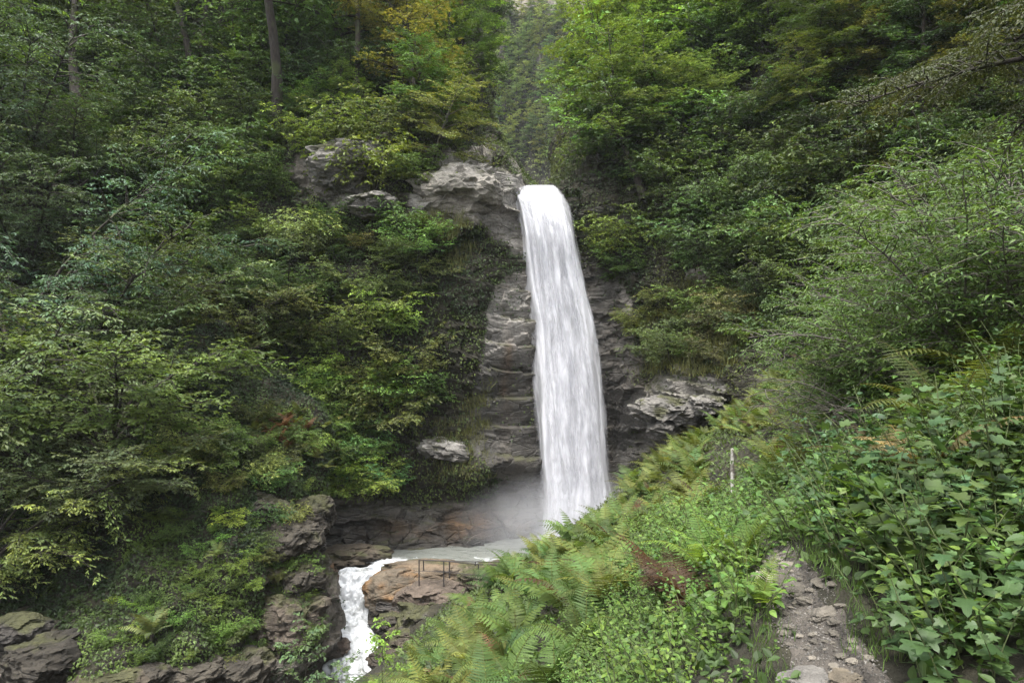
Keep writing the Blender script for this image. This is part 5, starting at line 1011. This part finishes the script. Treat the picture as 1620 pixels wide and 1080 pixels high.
for (px_, Y, s, lab) in ((1400, 8.3, 1.0, 'tangle of bare grey twigs in front of the willow leaved bushes'), (1340, 9.4, 0.95, 'smaller bare twig shrub reaching over the fern slope'), (1500, 7.9, 0.8, 'bare grey twigs at the foot of the tall willow leaved bush')):
    x = (px_ - 810) / F * Y; t = thing('bare_shrub', (x, Y, ground_z([x, Y])[0]), rotz=rnd.uniform(0, 6), scale=s, label=lab, category='shrub'); put('branches', BT[0], t); put('twigs', BT[1], t)
for (px_, Y, top, pr, c, lab) in ((604, 8.6, 985, SAPL[0], BRG, 'slender bright green sapling in front of the lower stream'), (485, 8.2, 1000, SAPL[1], (0.07, 0.115, 0.045), 'sapling with rounded dull green leaves beside the slender one'), (540, 7.6, 1050, SAPL[1], (0.07, 0.115, 0.045), 'low sapling between the two taller ones by the lower stream')):
    x = (px_ - 810) / F * Y; z1 = (540 - top) / F * Y; z0 = ground_z([x, Y])[0]; plant_tree(pr, (x, Y, z0), max(0.3, (z1 - z0) / (3.4 if pr is SAPL[0] else 4.0)), rnd.uniform(0, 6), c, 'sapling', lab, 'sapling', None, sq=(0.62, 0.62, 1))
OV = grow(81, 7.0, 5.0, 0.22, 22, 0.25, 0.085, 'lo', droop=0.8, bdens=7, dens=1.7, el=(0.0, 0.6))
plant_tree(OV, (14.4, 17.0, 4.4), 1.15, 2.0, (0.05, 0.062, 0.022), 'overhanging_tree', 'dark gnarled tree with drooping leafy boughs hanging over the willow leaved bush', 'tree')
# low cover between everything
cover('ground_cover', 'ground', 260, lambda px, py, c, rk: (c[:, 1] < 9.5) * (c[:, 1] > 1.5) * np.clip(path_dist(c[:, :2]) - 1.0, 0, 1), lambda p, r, q: pick(p, [(0.04,0.07,0.02), (0.07,0.12,0.028), (0.09,0.15,0.035)], 0.8, 85), 0.065, 'mid', 0.16, 'low leaves carpeting the near ground between the plants', 'ground cover', 97, lumps=1.5, down=0.3)
cover('ground_cover', 'ground', 90, lambda px, py, c, rk: (c[:, 1] >= 9.5) * 1.0 * (c[:, 0] > -3), lambda p, r, q: pick(p, [(0.04,0.06,0.02), (0.065,0.095,0.028), (0.08,0.12,0.032)], 0.5, 86), 0.11, 'lo', 0.35, 'low leaves carpeting the ground under the slope ferns', 'ground cover', 98, lumps=0.8, down=0.3)
# grass at the path edge and on ledges
def tufts(name, pts, h, col, label, seed, nb=26, sp=0.07):
    rng = np.random.default_rng(seed); n = len(pts) * nb; b = np.repeat(pts, nb, 0) + np.c_[rng.normal(0, sp, (n, 2)), np.zeros(n)]; a = rng.uniform(0, 6.28, n); d = np.stack([np.cos(a) * .9, np.sin(a) * .9, np.full(n, 1.0)], 1) + rng.normal(0, .2, (n, 3))
    V, T, k = leaves_geo(b, d, np.stack([np.cos(a), np.sin(a), np.zeros(n)], 1), h * rng.uniform(.5, 1.2, n), 'blade', 0.8, 0.5); c = np.array(col) * np.exp(rng.normal(0, .2, (n, 1)))
    put(name, mk_mesh(name, V, T, M['frond'], cols={'lcol': np.repeat(c, k, 0)}, smooth=False), kind='stuff', label=label, category='grass')
rng = np.random.default_rng(9); k = rng.integers(70, 190, 150); s = rng.choice((-1, 1), 150); xy = _pc[k] + ps[k] * (s * _pw[k] * rng.uniform(1.1, 1.9, 150))[:, None]
tufts('grass', np.c_[xy, ground_z(xy)], 0.10, (0.09, 0.15, 0.04), 'bright grass along both edges of the path', 10, 14, 0.06)
def ledge_pts(surf, polys, n, seed):
    rng = np.random.default_rng(seed); s = SURF[surf]; ok = np.where(inany(s['px'], s['py'], polys))[0]; return s['V'][rng.choice(ok, n)]
tufts('grass', ledge_pts('cliff_right', [[(1085,440),(1230,480),(1150,600),(1010,590),(1020,500)]], 420, 11), 0.55, (0.11, 0.115, 0.04), 'long olive grass hanging above the overhanging outcrop', 12, 22, 0.3)
tufts('grass', ledge_pts('cliff_left', [[(600,335),(740,340),(750,400),(720,440),(690,380)], [(680,690),(770,600),(770,760),(690,770)]], 260, 13), 0.5, (0.11, 0.115, 0.045), 'pale grass tufts on the ledges beside the waterfall', 14, 22, 0.25)
# hanging vines on the grey crag
def vines(name, tops, label, seed):
    rng = np.random.default_rng(seed)
    for (px_, py_, L) in tops:
        q, n_ = hit(LC, px_, py_); q = np.array(q) + np.array([0, -1.2, 0]); w = MB(); m_ = int(L * 10); z = np.linspace(0, -L, m_); x = np.cumsum(rng.normal(0, .02, m_)); w.tube(np.stack([x, 0 * x, z], 1), np.full(m_, .012), 3)
        k = m_ * 9; b = np.stack([np.repeat(x, 9), np.zeros(k), np.repeat(z, 9)], 1) + rng.normal(0, .09, (k, 3)); V, T, kk = leaves_geo(b, rng.normal(0, .5, (k, 3)) + (0, -.2, -.8), rng.normal(0, .4, (k, 3)) + (0, -1, .3), .11 * rng.uniform(.6, 1.2, k), 'ivy')
        t = thing(name, tuple(q), label=label, category='vine', group='vines hanging on the crag'); put('stem', w.mesh('stem', M['wood']), t); put('foliage', mk_mesh('foliage', V, T, M['leaf'], cols={'lcol': tints(rng, k, kk)}, smooth=False), t, color=(0.08, 0.115, 0.035))
vines('hanging_vine', [(418, 215, 3.0), (432, 205, 2.6), (446, 200, 2.2), (460, 200, 2.8), (385, 240, 3.4), (472, 210, 2.0), (400, 230, 2.4)], 'vine strand hanging down beside the grey crag', 61)
# ================================================================= MIST AND HAZE
V, Fc = icosphere(3); me = mk_mesh('mist', V * np.array([7.0, 3.0, 3.2]), Fc)
m = bpy.data.materials.new('mist_volume'); m.use_nodes = True; n = m.node_tree.nodes; l = m.node_tree.links; n.remove(n['Principled BSDF'])
pv = n.new('ShaderNodeVolumePrincipled'); pv.inputs['Color'].default_value = (0.95, 0.96, 1, 1); pv.inputs['Anisotropy'].default_value = 0.2
tc = n.new('ShaderNodeTexCoord'); mp = N(n, 'ShaderNodeMapping'); mp.inputs['Scale'].default_value = (1 / 7.0, 1 / 3.0, 1 / 3.2); l.new(tc.outputs['Object'], mp.inputs[0])
ln = N(n, 'ShaderNodeVectorMath', operation='LENGTH'); l.new(mp.outputs[0], ln.inputs[0]); nz = N(n, 'ShaderNodeTexNoise', i_Scale=0.7, i_Detail=2.0); l.new(tc.outputs['Object'], nz.inputs['Vector'])
fr = N(n, 'ShaderNodeMapRange'); fr.inputs['From Min'].default_value = 1.0; fr.inputs['From Max'].default_value = 0.15; fr.inputs['To Max'].default_value = 0.5; l.new(ln.outputs['Value'], fr.inputs['Value'])
mu = N(n, 'ShaderNodeMath', operation='MULTIPLY'); l.new(fr.outputs[0], mu.inputs[0]); l.new(nz.outputs['Fac'], mu.inputs[1]); l.new(mu.outputs[0], pv.inputs['Density'])
l.new(pv.outputs[0], n['Material Output'].inputs['Volume']); me.materials.append(m)
put('mist', me, loc=(3.2, 39.4, -10.6), kind='stuff', label='white spray mist drifting at the foot of the waterfall', category='mist')
HAZE = True
if HAZE:
    x0, x1, y0, y1, z0, z1 = -330, 330, -70, 430, -22, 215
    V = [(x, y, z) for x in (x0, x1) for y in (y0, y1) for z in (z0, z1)]
    me = mk_mesh('haze', V, np.array([(0, 1, 3, 2), (4, 6, 7, 5), (0, 4, 5, 1), (2, 3, 7, 6), (0, 2, 6, 4), (1, 5, 7, 3)]), smooth=False)
    m = bpy.data.materials.new('haze_air'); m.use_nodes = True; n = m.node_tree.nodes; n.remove(n['Principled BSDF']); pv = n.new('ShaderNodeVolumePrincipled')
    pv.inputs['Color'].default_value = (0.88, 0.94, 1.0, 1); pv.inputs['Density'].default_value = 0.00016; pv.inputs['Anisotropy'].default_value = 0.0
    m.node_tree.links.new(pv.outputs[0], n['Material Output'].inputs['Volume']); me.materials.append(m)
    put('haze', me, kind='stuff', label='thin pale haze filling the whole valley', category='haze')
